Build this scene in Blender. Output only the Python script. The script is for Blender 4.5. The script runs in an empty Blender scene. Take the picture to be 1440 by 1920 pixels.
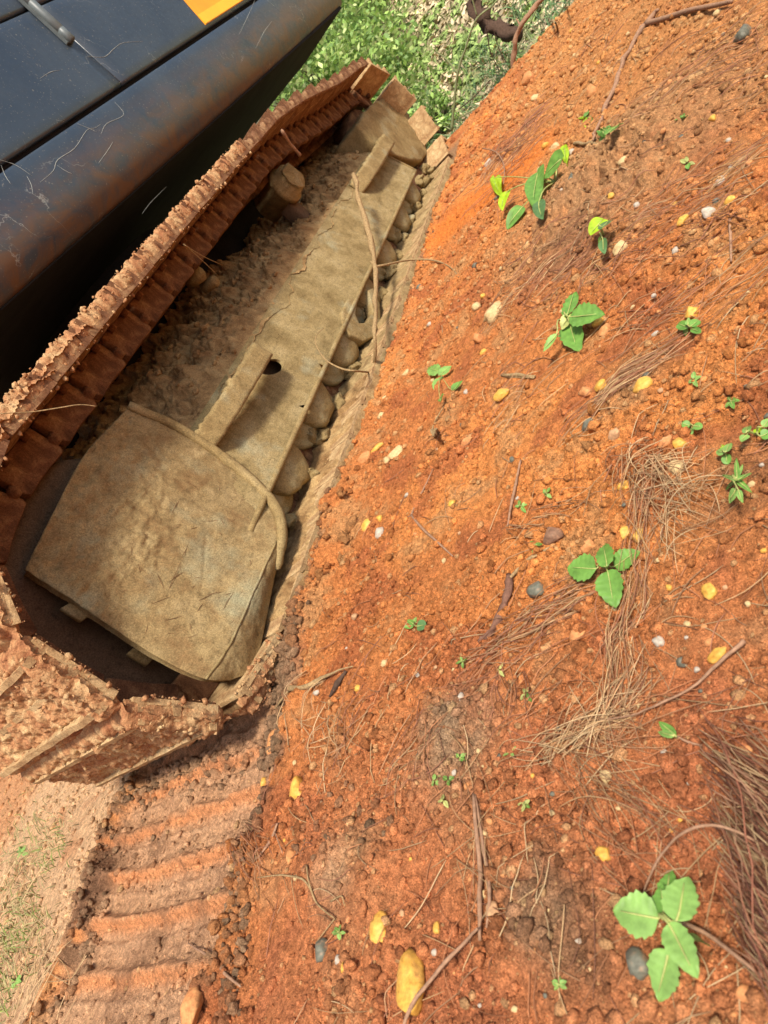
import bpy, bmesh, math, random
import numpy as np
from mathutils import Vector, Matrix

# ------------------------------------------------------------------ camera, sky, sun, exposure
sc = bpy.context.scene
COL = sc.collection
F = 1235.0                                    # focal length in pixels of the 1440 px wide photo
CAM = np.array([0.0, 0.0, 0.68])
RM = np.array([[0.1845, -0.6933, 0.6967], [-0.6551, 0.4417, 0.6129], [-0.7326, -0.5695, -0.3727]])
_u, _s, _v = np.linalg.svd(RM); RM = _u @ _v  # columns: image right, image down, forward
cam_d = bpy.data.cameras.new('camera'); cam = bpy.data.objects.new('camera', cam_d); COL.objects.link(cam)
m4 = Matrix.Identity(4)
for i in range(3):
    m4[i][0] = RM[i, 0]; m4[i][1] = -RM[i, 1]; m4[i][2] = -RM[i, 2]; m4[i][3] = CAM[i]
cam.matrix_world = m4
cam_d.sensor_fit = 'HORIZONTAL'; cam_d.sensor_width = 36; cam_d.lens = 36 * F / 1440
cam_d.clip_start = 0.02; cam_d.clip_end = 500
cam_d.dof.use_dof = True; cam_d.dof.focus_distance = 1.7; cam_d.dof.aperture_fstop = 10
sc.camera = cam

SUN = Vector((-0.38, -0.40, 0.84)).normalized()
w = bpy.data.worlds.new('World'); sc.world = w; w.use_nodes = True
nt = w.node_tree; bg = nt.nodes['Background']
sky = nt.nodes.new('ShaderNodeTexSky'); sky.sky_type = 'NISHITA'; sky.sun_disc = False
sky.sun_elevation = math.asin(SUN.z); sky.sun_rotation = math.atan2(SUN.x, SUN.y)
sky.air_density = 1.0; sky.dust_density = 3.0; sky.ozone_density = 0.6
nt.links.new(sky.outputs[0], bg.inputs[0]); bg.inputs[1].default_value = 0.125
sl = bpy.data.lights.new('sun', 'SUN'); sl.energy = 3.7; sl.angle = math.radians(9); sl.color = (1, 0.93, 0.82)
so = bpy.data.objects.new('sun', sl); COL.objects.link(so); so.location = (-3, -3, 8)
so.rotation_euler = SUN.to_track_quat('Z', 'Y').to_euler()
sc.view_settings.view_transform = 'Standard'; sc.view_settings.look = 'None'
sc.view_settings.exposure = 0.55; sc.view_settings.gamma = 1.0
sc.view_settings.use_curve_mapping = False

# ------------------------------------------------------------------ measuring helpers (photo pixel -> place)
def ray(u, v): return RM @ np.array([(u - 720) / F, (v - 960) / F, 1.0])
def onY(u, v, Y): r = ray(u, v); return CAM + r * (Y / r[1])
def onX(u, v, X): r = ray(u, v); return CAM + r * (X / r[0])
def onZ(u, v, Z=0.0): r = ray(u, v); return CAM + r * ((Z - CAM[2]) / r[2])

# ------------------------------------------------------------------ noise
def _h(xi, yi, zi, seed):
    h = (xi.astype(np.int64) * 374761393 + yi.astype(np.int64) * 668265263 + zi * 2147483647 + seed * 1274126177) & 0xffffffff
    h = ((h ^ (h >> 13)) * 1274126177) & 0xffffffff
    h = ((h ^ (h >> 16)) * 2246822519) & 0xffffffff
    return ((h ^ (h >> 15)) & 0xffffff) / float(0xffffff)
def pn(x, y, seed=0):
    x = np.asarray(x, float); y = np.asarray(y, float)
    xi = np.floor(x); yi = np.floor(y); fx = x - xi; fy = y - yi
    ux = fx * fx * fx * (fx * (fx * 6 - 15) + 10); uy = fy * fy * fy * (fy * (fy * 6 - 15) + 10)
    def g(dx, dy):
        a = _h(xi + dx, yi + dy, 0, seed) * 6.2831853
        return np.cos(a) * (fx - dx) + np.sin(a) * (fy - dy)
    a = g(0, 0); b = g(1, 0); c = g(0, 1); d = g(1, 1)
    return ((a + (b - a) * ux) * (1 - uy) + (c + (d - c) * ux) * uy) * 1.5
def fbm(x, y, sc_, octv=4, seed=0, gain=0.5):
    s = 0; a = 1.0; f = sc_
    for k in range(octv):
        s = s + a * pn(x * f, y * f, seed + 17 * k); a *= gain; f *= 2.03
    return s
def vn3(p, f, seed=0):
    q = p * f; i = np.floor(q); t = q - i; t = t * t * (3 - 2 * t)
    r = 0
    for dx in (0, 1):
        for dy in (0, 1):
            for dz in (0, 1):
                wgt = (t[:, 0] if dx else 1 - t[:, 0]) * (t[:, 1] if dy else 1 - t[:, 1]) * (t[:, 2] if dz else 1 - t[:, 2])
                zi = (i[:, 2] + dz).astype(np.int64) * 97
                r = r + wgt * _h(i[:, 0] + dx, i[:, 1] + dy, zi, seed)
    return r * 2 - 1
def fb3(p, f, octv=3, seed=0, gain=0.5):
    s = 0; a = 1
    for k in range(octv): s = s + a * vn3(p, f, seed + 31 * k); a *= gain; f *= 2.1
    return s
def worley(x, y, f, seed=0):
    x = x * f; y = y * f; xi = np.floor(x); yi = np.floor(y)
    best = np.full(x.shape, 9.0); cid = np.zeros(x.shape)
    for dx in (-1, 0, 1):
        for dy in (-1, 0, 1):
            px = xi + dx + _h(xi + dx, yi + dy, 1, seed); py = yi + dy + _h(xi + dx, yi + dy, 2, seed)
            d = np.hypot(px - x, py - y); c = _h(xi + dx, yi + dy, 3, seed)
            m = d < best; best = np.where(m, d, best); cid = np.where(m, c, cid)
    return best, cid
def sm(a, b, x):
    t = np.clip((x - a) / (b - a), 0, 1); return t * t * (3 - 2 * t)

# ------------------------------------------------------------------ object helpers
def mesh_from(name, v, f, smooth=True, col=None):
    me = bpy.data.meshes.new(name)
    v = np.asarray(v, np.float32)
    if isinstance(f, np.ndarray):
        n, k = f.shape
        me.vertices.add(len(v)); me.vertices.foreach_set('co', v.ravel())
        me.loops.add(n * k); me.loops.foreach_set('vertex_index', f.astype(np.int32).ravel())
        me.polygons.add(n); me.polygons.foreach_set('loop_start', np.arange(0, n * k, k, dtype=np.int32))
        me.polygons.foreach_set('loop_total', np.full(n, k, np.int32))
        me.update(calc_edges=True)
    else:
        me.from_pydata([tuple(map(float, a)) for a in v], [], [list(map(int, a)) for a in f]); me.update()
    if smooth: me.polygons.foreach_set('use_smooth', np.ones(len(me.polygons), bool))
    if col is not None:
        col = np.asarray(col, np.float32)
        a = me.color_attributes.new('Col', 'FLOAT_COLOR', 'POINT')
        a.data.foreach_set('color', np.hstack([col, np.ones((len(col), 1), np.float32)]).ravel())
    return me
def wloc(o):
    p = Vector((0, 0, 0))
    while o: p += o.location; o = o.parent
    return p
def link(name, me, mat=None, parent=None, loc=(0, 0, 0), rot=None, local=False, kind=None):
    o = bpy.data.objects.new(name, me); COL.objects.link(o)
    if mat and not me.materials: me.materials.append(mat)
    o.parent = parent
    o.location = Vector(loc) if (local or not parent) else Vector(loc) - wloc(parent)
    if rot: o.rotation_euler = rot
    if kind: o['kind'] = kind
    return o
def mk(name, v, f, mat, parent=None, smooth=True, col=None, kind=None):
    """mesh given in place coordinates; origin moved to its base"""
    v = np.asarray(v, float)
    if parent is None:
        c = np.array([(v[:, 0].min() + v[:, 0].max()) / 2, (v[:, 1].min() + v[:, 1].max()) / 2, v[:, 2].min()])
        if len(v) > 20000: c = np.zeros(3)
        return link(name, mesh_from(name, v - c, f, smooth, col), mat, None, c, kind=kind)
    return link(name, mesh_from(name, v, f, smooth, col), mat, parent, (0, 0, 0), kind=kind)
def tag(o, label=None, cat=None, group=None, kind=None):
    if label: o['label'] = label
    if cat: o['category'] = cat
    if group: o['group'] = group
    if kind: o['kind'] = kind
    return o
def empty(name, loc, label, cat, group=None):
    o = bpy.data.objects.new(name, None); COL.objects.link(o); o.location = Vector(loc); o.empty_display_size = 0.1
    return tag(o, label, cat, group)
def grid_faces(nu, nv, close_u=False):
    i = np.arange(nu if close_u else nu - 1)[:, None]; j = np.arange(nv - 1)[None, :]
    i2 = (i + 1) % nu
    a = i * nv + j; b = i2 * nv + j
    return np.stack([a + 0 * b, b + 0 * a, b + 1 + 0 * a, a + 1 + 0 * b], -1).reshape(-1, 4)
def prism(pts, y0, y1, bevel=0.004, seg=2, ny=1):
    """polygon of (x, z) extruded along y"""
    bm = bmesh.new()
    vs = [bm.verts.new((p[0], y0, p[1])) for p in pts]
    f = bm.faces.new(vs)
    r = bmesh.ops.extrude_face_region(bm, geom=[f])
    for g in r['geom']:
        if isinstance(g, bmesh.types.BMVert): g.co.y = y1
    bmesh.ops.recalc_face_normals(bm, faces=bm.faces)
    if bevel: bmesh.ops.bevel(bm, geom=list(bm.edges), offset=bevel, segments=seg, profile=0.6, affect='EDGES', clamp_overlap=True)
    me = bpy.data.meshes.new('p'); bm.to_mesh(me); bm.free()
    v = np.array([x.co[:] for x in me.vertices]); fc = [list(p.vertices) for p in me.polygons]
    bpy.data.meshes.remove(me)
    return v, fc
def join(*parts):
    V = []; Fc = []; n = 0
    for v, f in parts:
        V.append(np.asarray(v, float)); Fc += [[int(a) + n for a in q] for q in f]; n += len(v)
    return np.vstack(V), Fc
def cyl(c, axis, r0, r1, L, n=24, prof=None):
    """lathe about an axis through c; prof = list of (t along axis, radius)"""
    axis = Vector(axis).normalized(); q = axis.to_track_quat('Z', 'Y').to_matrix()
    prof = prof or [(0, 0), (0, r0), (L, r1), (L, 0)]
    V = []
    for a in range(n):
        th = 2 * math.pi * a / n
        for t, r in prof:
            V.append(Vector(c) + q @ Vector((math.cos(th) * r, math.sin(th) * r, t)))
    V = np.array([x[:] for x in V]); f = grid_faces(n, len(prof), True)
    return V, f
def tube(pts, rad, n=6, sub=4):
    """smooth tapered tube through points"""
    P = np.array(pts, float); R = np.interp(np.linspace(0, 1, len(P)), np.linspace(0, 1, len(np.atleast_1d(rad))), np.atleast_1d(rad))
    Q = []; QR = []
    for i in range(len(P) - 1):
        p0 = P[max(i - 1, 0)]; p1 = P[i]; p2 = P[i + 1]; p3 = P[min(i + 2, len(P) - 1)]
        for k in range(sub):
            t = k / sub
            Q.append(0.5 * ((2 * p1) + (-p0 + p2) * t + (2 * p0 - 5 * p1 + 4 * p2 - p3) * t * t + (-p0 + 3 * p1 - 3 * p2 + p3) * t ** 3))
            QR.append(R[i] * (1 - t) + R[i + 1] * t)
    Q.append(P[-1]); QR.append(R[-1]); Q = np.array(Q)
    V = []; up = np.array([0.1, 0.2, 1.0])
    T = np.gradient(Q, axis=0)
    for q, r, t in zip(Q, QR, T):
        t = t / (np.linalg.norm(t) + 1e-9); a = np.cross(t, up); a /= np.linalg.norm(a) + 1e-9; b = np.cross(t, a)
        for k in range(n): th = 2 * math.pi * k / n; V.append(q + r * (math.cos(th) * a + math.sin(th) * b))
    fs = []
    m = len(Q)
    for i in range(m - 1):
        for k in range(n):
            fs.append([i * n + k, i * n + (k + 1) % n, (i + 1) * n + (k + 1) % n, (i + 1) * n + k])
    fs.append(list(range(n))[::-1]); fs.append([(m - 1) * n + k for k in range(n)])
    return np.array(V), fs
def ico(sub):
    bm = bmesh.new(); bmesh.ops.create_icosphere(bm, subdivisions=sub, radius=1)
    v = np.array([x.co[:] for x in bm.verts]); f = np.array([[a.index for a in q.verts] for q in bm.faces]); bm.free()
    return v, f
ICO1 = ico(1); ICO2 = ico(2); ICO3 = ico(3)

# ------------------------------------------------------------------ materials
def new_mat(name):
    m = bpy.data.materials.new(name); m.use_nodes = True
    n = m.node_tree; b = n.nodes['Principled BSDF']; b.inputs['Specular IOR Level'].default_value = 0.25
    return m, n, b
def tex_noise(n, scale, detail=6, rough=0.6, dist=0.0, vec=None):
    t = n.nodes.new('ShaderNodeTexNoise'); t.inputs['Scale'].default_value = scale
    t.inputs['Detail'].default_value = detail; t.inputs['Roughness'].default_value = rough; t.inputs['Distortion'].default_value = dist
    if vec is not None: n.links.new(vec, t.inputs['Vector'])
    return t.outputs['Fac']
def ramp(n, fac, stops):
    r = n.nodes.new('ShaderNodeValToRGB'); n.links.new(fac, r.inputs[0]); e = r.color_ramp.elements
    while len(e) < len(stops): e.new(0.5)
    for k, (p, c) in zip(e, stops):
        k.position = p; k.color = (c, c, c, 1) if isinstance(c, (int, float)) else (*c, 1)
    return r.outputs[0]
def mix(n, fac, a, b, mode='MIX'):
    x = n.nodes.new('ShaderNodeMix'); x.data_type = 'RGBA'; x.blend_type = mode
    for s, val in ((0, fac), (6, a), (7, b)):
        if isinstance(val, (int, float)): x.inputs[s].default_value = val if s == 0 else (val, val, val, 1)
        elif isinstance(val, tuple): x.inputs[s].default_value = (*val, 1)
        else: n.links.new(val, x.inputs[s])
    return x.outputs[2]
def bump(n, b, h, dist, strength=1.0, prev=None):
    x = n.nodes.new('ShaderNodeBump'); x.inputs['Distance'].default_value = dist; x.inputs['Strength'].default_value = strength
    n.links.new(h, x.inputs['Height'])
    if prev: n.links.new(prev, x.inputs['Normal'])
    n.links.new(x.outputs[0], b.inputs['Normal']); return x.outputs[0]
def ocoord(n, scale=(1, 1, 1), rot=(0, 0, 0), out='Object'):
    t = n.nodes.new('ShaderNodeTexCoord'); mp = n.nodes.new('ShaderNodeMapping')
    mp.inputs['Scale'].default_value = scale; mp.inputs['Rotation'].default_value = rot
    n.links.new(t.outputs[out], mp.inputs[0]); return mp.outputs[0]
def vcol(n):
    a = n.nodes.new('ShaderNodeAttribute'); a.attribute_name = 'Col'; return a.outputs['Color']

def mat_soil(name='red_soil', bd=0.0035):
    m, n, b = new_mat(name); vec = ocoord(n); c = vcol(n)
    f = tex_noise(n, 90, 5, 0.7, vec=vec); g = tex_noise(n, 420, 3, 0.7, vec=vec)
    c = mix(n, 1.0, c, ramp(n, f, [(0.33, 0.58), (0.52, 1.0), (0.70, 1.45)]), 'MULTIPLY')
    c = mix(n, 1.0, c, ramp(n, g, [(0.32, 0.62), (0.5, 1.0), (0.68, 1.55)]), 'MULTIPLY')
    n.links.new(c, b.inputs['Base Color']); b.inputs['Roughness'].default_value = 0.95; b.inputs['Specular IOR Level'].default_value = 0.1
    p = bump(n, b, f, bd * 2.4, 1.0); bump(n, b, g, bd * 1.1, 1.0, p)
    return m
SOIL = mat_soil()
def mat_mud(name, stops, scale=14, streak=None, bd=0.002, fine=260, tint=None):
    m, n, b = new_mat(name); vec = ocoord(n)
    f = tex_noise(n, scale, 7, 0.65, 0.4, vec); g = tex_noise(n, fine, 4, 0.7, vec=vec)
    c = ramp(n, f, stops)
    k = tex_noise(n, 45, 4, 0.7, vec=vec); c = mix(n, 1.0, c, ramp(n, k, [(0.30, 0.66), (0.42, 0.95), (0.6, 1.05), (0.75, 1.2)]), 'MULTIPLY')
    if tint: c = mix(n, ramp(n, tex_noise(n, 5, 4, 0.6, vec=vec), [(0.55, 0.0), (0.72, 0.7)]), c, tint)
    if streak:
        s = tex_noise(n, 1.0, 5, 0.75, 0.2, ocoord(n, streak))
        c = mix(n, 1.0, c, ramp(n, s, [(0.3, 0.82), (0.48, 1.0), (0.7, 1.1)]), 'MULTIPLY')
    c = mix(n, 1.0, c, ramp(n, g, [(0.3, 0.60), (0.5, 1.0), (0.70, 1.45)]), 'MULTIPLY')
    c = mix(n, 1.0, c, ramp(n, tex_noise(n, 120, 3, 0.7, vec=vec), [(0.30, 0.62), (0.42, 1.0), (0.60, 1.0), (0.72, 1.3)]), 'MULTIPLY')
    n.links.new(c, b.inputs['Base Color']); b.inputs['Roughness'].default_value = 0.92; b.inputs['Specular IOR Level'].default_value = 0.12
    p = bump(n, b, f, bd * 3, 0.8); p = bump(n, b, g, bd * 0.6, 0.9, p)
    if streak: bump(n, b, s, bd, 0.7, p)
    return m
M = {}
M['dust'] = mat_mud('dusty_steel', [(0.3, (0.19, 0.125, 0.052)), (0.5, (0.255, 0.18, 0.078)), (0.7, (0.33, 0.245, 0.118))], 9, tint=(0.32, 0.30, 0.19))
M['dust_x'] = mat_mud('dusty_steel_streaked', [(0.3, (0.16, 0.11, 0.045)), (0.5, (0.26, 0.19, 0.085)), (0.7, (0.34, 0.26, 0.13))], 8, streak=(9, 40, 50), tint=(0.30, 0.30, 0.20))
M['guard'] = mat_mud('guard_steel', [(0.3, (0.20, 0.118, 0.050)), (0.5, (0.265, 0.185, 0.083)), (0.7, (0.34, 0.25, 0.122))], 11, streak=(12, 12, 30), tint=(0.27, 0.26, 0.16))
M['floor'] = mat_mud('shaded_floor_clay', [(0.3, (0.17, 0.105, 0.048)), (0.5, (0.28, 0.19, 0.085)), (0.7, (0.38, 0.27, 0.13))], 11)  # clay colour darkened for the shade beneath the rollers
M['clay'] = mat_mud('dry_clay', [(0.3, (0.17, 0.088, 0.034)), (0.5, (0.33, 0.200, 0.085)), (0.7, (0.46, 0.31, 0.14))], 11, bd=0.005)
M['shoe'] = mat_mud('shoe_steel', [(0.3, (0.24, 0.13, 0.06)), (0.5, (0.42, 0.27, 0.13)), (0.7, (0.55, 0.40, 0.21))], 16, streak=(30, 6, 30))
M['shoe_mud'] = mat_mud('shoe_clay', [(0.32, (0.27, 0.105, 0.048)), (0.48, (0.40, 0.20, 0.09)), (0.66, (0.56, 0.38, 0.19))], 16, bd=0.004)
M['rust'] = mat_mud('rusty_dirty_steel', [(0.3, (0.07, 0.032, 0.017)), (0.5, (0.15, 0.070, 0.035)), (0.7, (0.26, 0.145, 0.070))], 14)
M['rust2'] = mat_mud('shaded_rusty_shoe_steel', [(0.3, (0.10, 0.042, 0.022)), (0.5, (0.20, 0.098, 0.048)), (0.7, (0.38, 0.24, 0.12))], 16)  # rust tone darkened for shade on the upper run and its far edge
M['wheel'] = mat_mud('brown_steel', [(0.3, (0.09, 0.055, 0.03)), (0.6, (0.14, 0.085, 0.05))], 9, bd=0.0005)
M['dark'] = mat_mud('dark_underbody', [(0.3, (0.012, 0.012, 0.013)), (0.7, (0.025, 0.024, 0.024))], 6, bd=0.0005)
def mat_paint():
    m, n, b = new_mat('slate_paint'); vec = ocoord(n)
    d = tex_noise(n, 2.2, 6, 0.65, 0.6, vec); f = tex_noise(n, 55, 5, 0.75, vec=vec)
    base = mix(n, ramp(n, d, [(0.35, 0.0), (0.7, 1.0)]), (0.022, 0.036, 0.055), (0.042, 0.058, 0.074))
    sp = tex_noise(n, 130, 2, 0.5, vec=vec)
    base = mix(n, ramp(n, sp, [(0.66, 0.0), (0.72, 0.45)]), base, (0.30, 0.27, 0.20))
    # brown smears thickening towards the sill: dust, plus the red soil's reflection painted in
    xz = n.nodes.new('ShaderNodeSeparateXYZ'); n.links.new(vec, xz.inputs[0])
    mr = n.nodes.new('ShaderNodeMapRange'); n.links.new(xz.outputs[2], mr.inputs[0])
    mr.inputs[1].default_value = 1.47; mr.inputs[2].default_value = 1.22; mr.inputs[3].default_value = 0; mr.inputs[4].default_value = 1
    st = tex_noise(n, 1.0, 6, 0.7, 0.8, ocoord(n, (7, 7, 11)))
    am = mix(n, 1.0, ramp(n, st, [(0.36, 0.0), (0.60, 1.0)]), mr.outputs[0], 'MULTIPLY')
    base = mix(n, am, base, (0.125, 0.058, 0.028))
    # hairline scratches
    v = n.nodes.new('ShaderNodeTexVoronoi'); v.feature = 'DISTANCE_TO_EDGE'; v.inputs['Scale'].default_value = 3.3
    wn = n.nodes.new('ShaderNodeTexNoise'); wn.inputs['Scale'].default_value = 6; wn.inputs['Detail'].default_value = 5; n.links.new(vec, wn.inputs[0])
    vm = n.nodes.new('ShaderNodeVectorMath'); vm.operation = 'MULTIPLY_ADD'; n.links.new(wn.outputs['Color'], vm.inputs[0]); vm.inputs[1].default_value = (0.35, 0.35, 0.35); n.links.new(vec, vm.inputs[2])
    n.links.new(vm.outputs[0], v.inputs['Vector'])
    ln = ramp(n, v.outputs[0], [(0.0, 1.0), (0.006, 0.0)])
    ln = mix(n, 1.0, ln, ramp(n, tex_noise(n, 3.1, 3, 0.5, vec=vec), [(0.55, 0.0), (0.63, 0.8)]), 'MULTIPLY')
    base = mix(n, ln, base, (0.32, 0.33, 0.30))
    n.links.new(base, b.inputs['Base Color'])
    n.links.new(ramp(n, f, [(0.35, 0.30), (0.7, 0.5)]), b.inputs['Roughness']); b.inputs['Specular IOR Level'].default_value = 0.5
    b.inputs['Coat Weight'].default_value = 0.15; b.inputs['Coat Roughness'].default_value = 0.25
    bump(n, b, d, 0.004, 0.3)
    return m
M['paint'] = mat_paint()
def mat_simple(name, col, rough=0.7, var=0.25, scale=40, spec=0.3, bd=0.001, trans=0.0, vc=False):
    m, n, b = new_mat(name); vec = ocoord(n); f = tex_noise(n, scale, 5, 0.65, vec=vec)
    src = vcol(n) if vc else mix(n, 0.0, col, col)
    c = mix(n, 1.0, src, ramp(n, f, [(0.25, 1 - var), (0.5, 1.0), (0.75, 1 + var)]), 'MULTIPLY')
    n.links.new(c, b.inputs['Base Color']); b.inputs['Roughness'].default_value = rough; b.inputs['Specular IOR Level'].default_value = spec
    bump(n, b, f, bd, 0.7)
    if trans:
        t = n.nodes.new('ShaderNodeBsdfTranslucent'); n.links.new(c, t.inputs[0]); x = n.nodes.new('ShaderNodeMixShader')
        x.inputs[0].default_value = trans; n.links.new(b.outputs[0], x.inputs[1]); n.links.new(t.outputs[0], x.inputs[2])
        n.links.new(x.outputs[0], n.nodes['Material Output'].inputs['Surface'])
    return m
M['yellow'] = mat_simple('yellow_paint', (0.85, 0.33, 0.008), 0.4, 0.1, 8, 0.5, 0.0003)
M['yellow2'] = mat_simple('bright_yellow_paint', (0.86, 0.46, 0.02), 0.4, 0.1, 8, 0.5, 0.0003)
M['grey'] = mat_simple('dusty_grey_steel', (0.10, 0.12, 0.12), 0.45, 0.3, 30, 0.5)
M['scratch'] = mat_simple('scratch_marks', (0.34, 0.36, 0.33), 0.8, 0.3)
M['bark'] = mat_simple('dry_bark', (0.30, 0.17, 0.10), 0.9, 0.45, 120, 0.15, 0.002)
M['root'] = mat_simple('dark_root', (0.17, 0.085, 0.055), 0.9, 0.5, 140, 0.15, 0.003)
M['bark_pale'] = mat_simple('pale_dry_bark', (0.30, 0.20, 0.095), 0.9, 0.6, 160, 0.15, 0.002)
M['bark_dark'] = mat_simple('dark_bark', (0.075, 0.045, 0.03), 0.95, 0.45, 60, 0.15, 0.004)
M['green_stem'] = mat_simple('green_bark', (0.20, 0.22, 0.10), 0.8, 0.3, 90, 0.2, 0.001)
M['needle'] = mat_simple('dry_needles', (1, 1, 1), 0.75, 0.25, 60, 0.25, 0.0003, vc=True)
M['leafv'] = mat_simple('foliage', (1, 1, 1), 0.6, 0.2, 20, 0.3, 0.0005, trans=0.35, vc=True)
M['litter'] = mat_simple('leaf_litter', (1, 1, 1), 0.85, 0.3, 30, 0.15, 0.001, vc=True)
def mat_leaf(name, col):
    m = mat_simple(name, col, 0.5, 0.38, 45, 0.35, 0.0012, trans=0.25); return m
M['leaf'] = mat_leaf('weed_leaf', (0.15, 0.31, 0.055))
M['leaf_pale'] = mat_leaf('pale_weed_leaf', (0.24, 0.42, 0.10))
M['leaf_lime'] = mat_leaf('lime_leaf', (0.36, 0.55, 0.02))
M['leaf_dark'] = mat_leaf('dark_weed_leaf', (0.10, 0.20, 0.065))
M['leaf_yel'] = mat_leaf('yellowing_leaf', (0.48, 0.50, 0.16))
def mat_stone(name, c0, c1, rough=0.75):
    m, n, b = new_mat(name); vec = ocoord(n); f = tex_noise(n, 30, 6, 0.65, 0.5, vec); g = tex_noise(n, 190, 3, 0.6, vec=vec)
    c = ramp(n, f, [(0.32, c0), (0.62, c1)]); c = mix(n, ramp(n, tex_noise(n, 42, 5, 0.65, 0.3, vec), [(0.50, 0.0), (0.66, 0.55)]), c, (0.42, 0.17, 0.065)); c = mix(n, 1.0, c, ramp(n, g, [(0.3, 0.7), (0.5, 1.0), (0.7, 1.2)]), 'MULTIPLY')
    n.links.new(c, b.inputs['Base Color']); b.inputs['Roughness'].default_value = rough; b.inputs['Specular IOR Level'].default_value = 0.3
    bump(n, b, f, 0.003, 0.7); return m
STONE = {'yellow': mat_stone('yellow_stone', (0.52, 0.25, 0.035), (0.72, 0.42, 0.085), 0.55),
         'pale': mat_stone('pale_yellow_stone', (0.46, 0.30, 0.13), (0.60, 0.45, 0.22)),
         'tan': mat_stone('tan_stone', (0.38, 0.19, 0.09), (0.52, 0.32, 0.16)),
         'orange': mat_stone('orange_stone', (0.46, 0.17, 0.06), (0.58, 0.28, 0.10)),
         'grey': mat_stone('grey_stone', (0.085, 0.08, 0.055), (0.17, 0.165, 0.12), 0.6),
         'white': mat_stone('white_stone', (0.34, 0.27, 0.20), (0.52, 0.46, 0.36)),
         'brown': mat_stone('brown_stone', (0.15, 0.07, 0.04), (0.30, 0.17, 0.10))}

# ------------------------------------------------------------------ the ground
def base(x, y):
    xc = 6.15 + 0.12 * pn(y * 1.3, y * 0 + 3.1, 5)
    d = sm(xc - 0.03, xc + 0.55, x)
    z = -0.42 * d
    z = z + np.clip(x - 7.1, 0, 22) * 0.33 * sm(6.9, 7.6, x)
    z = z + fbm(x, y, 0.5, 3, 77) * 0.14 * sm(6.8, 9, x)
    return z
PATCH = []
def patch(u, v, r, c, s=1.0, stretch=None):
    p = onZ(u, v); PATCH.append((p[0], p[1], r, c, s))
TAN = (0.40, 0.235, 0.115); GREYT = (0.34, 0.22, 0.125); ORANGE = (0.66, 0.195, 0.040); PALE = (0.56, 0.33, 0.175); BROWN = (0.24, 0.12, 0.06)
patch(1165, 320, 0.42, TAN, 0.85); patch(1110, 300, 0.3, TAN, 0.7); patch(1290, 180, 0.5, (0.46, 0.22, 0.085), 0.6)
patch(640, 1640, 0.055, PALE, 0.8); patch(690, 1600, 0.045, TAN, 0.8); patch(860, 1390, 0.09, GREYT, 0.8); patch(840, 1350, 0.05, GREYT, 0.6)
patch(1060, 1700, 0.06, BROWN, 0.8); patch(1110, 1770, 0.06, BROWN, 0.7); patch(1030, 1720, 0.05, GREYT, 0.5)
patch(1190, 690, 0.10, BROWN, 0.6); patch(1080, 460, 0.16, BROWN, 0.6); patch(1380, 900, 0.10, BROWN, 0.6)
for (u, v) in ((830, 440), (860, 400), (890, 380), (930, 345), (960, 320), (985, 310)): patch(u, v, 0.20, ORANGE, 1.0)
patch(620, 1690, 0.04, BROWN, 0.5)
def print_mask(x, y):
    yl = 1.30 + 0.025 * fbm(x, x * 0 + 1, 6, 2, 9); yr = 2.05 + 0.05 * fbm(x, x * 0 + 4, 5, 2, 19) + 0.10 * sm(0.3, 0.6, x)
    return sm(yl - 0.02, yl + 0.02, y) * (1 - sm(yr - 0.03, yr + 0.03, y)) * (1 - sm(0.75, 0.95, x)), yl, yr
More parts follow.
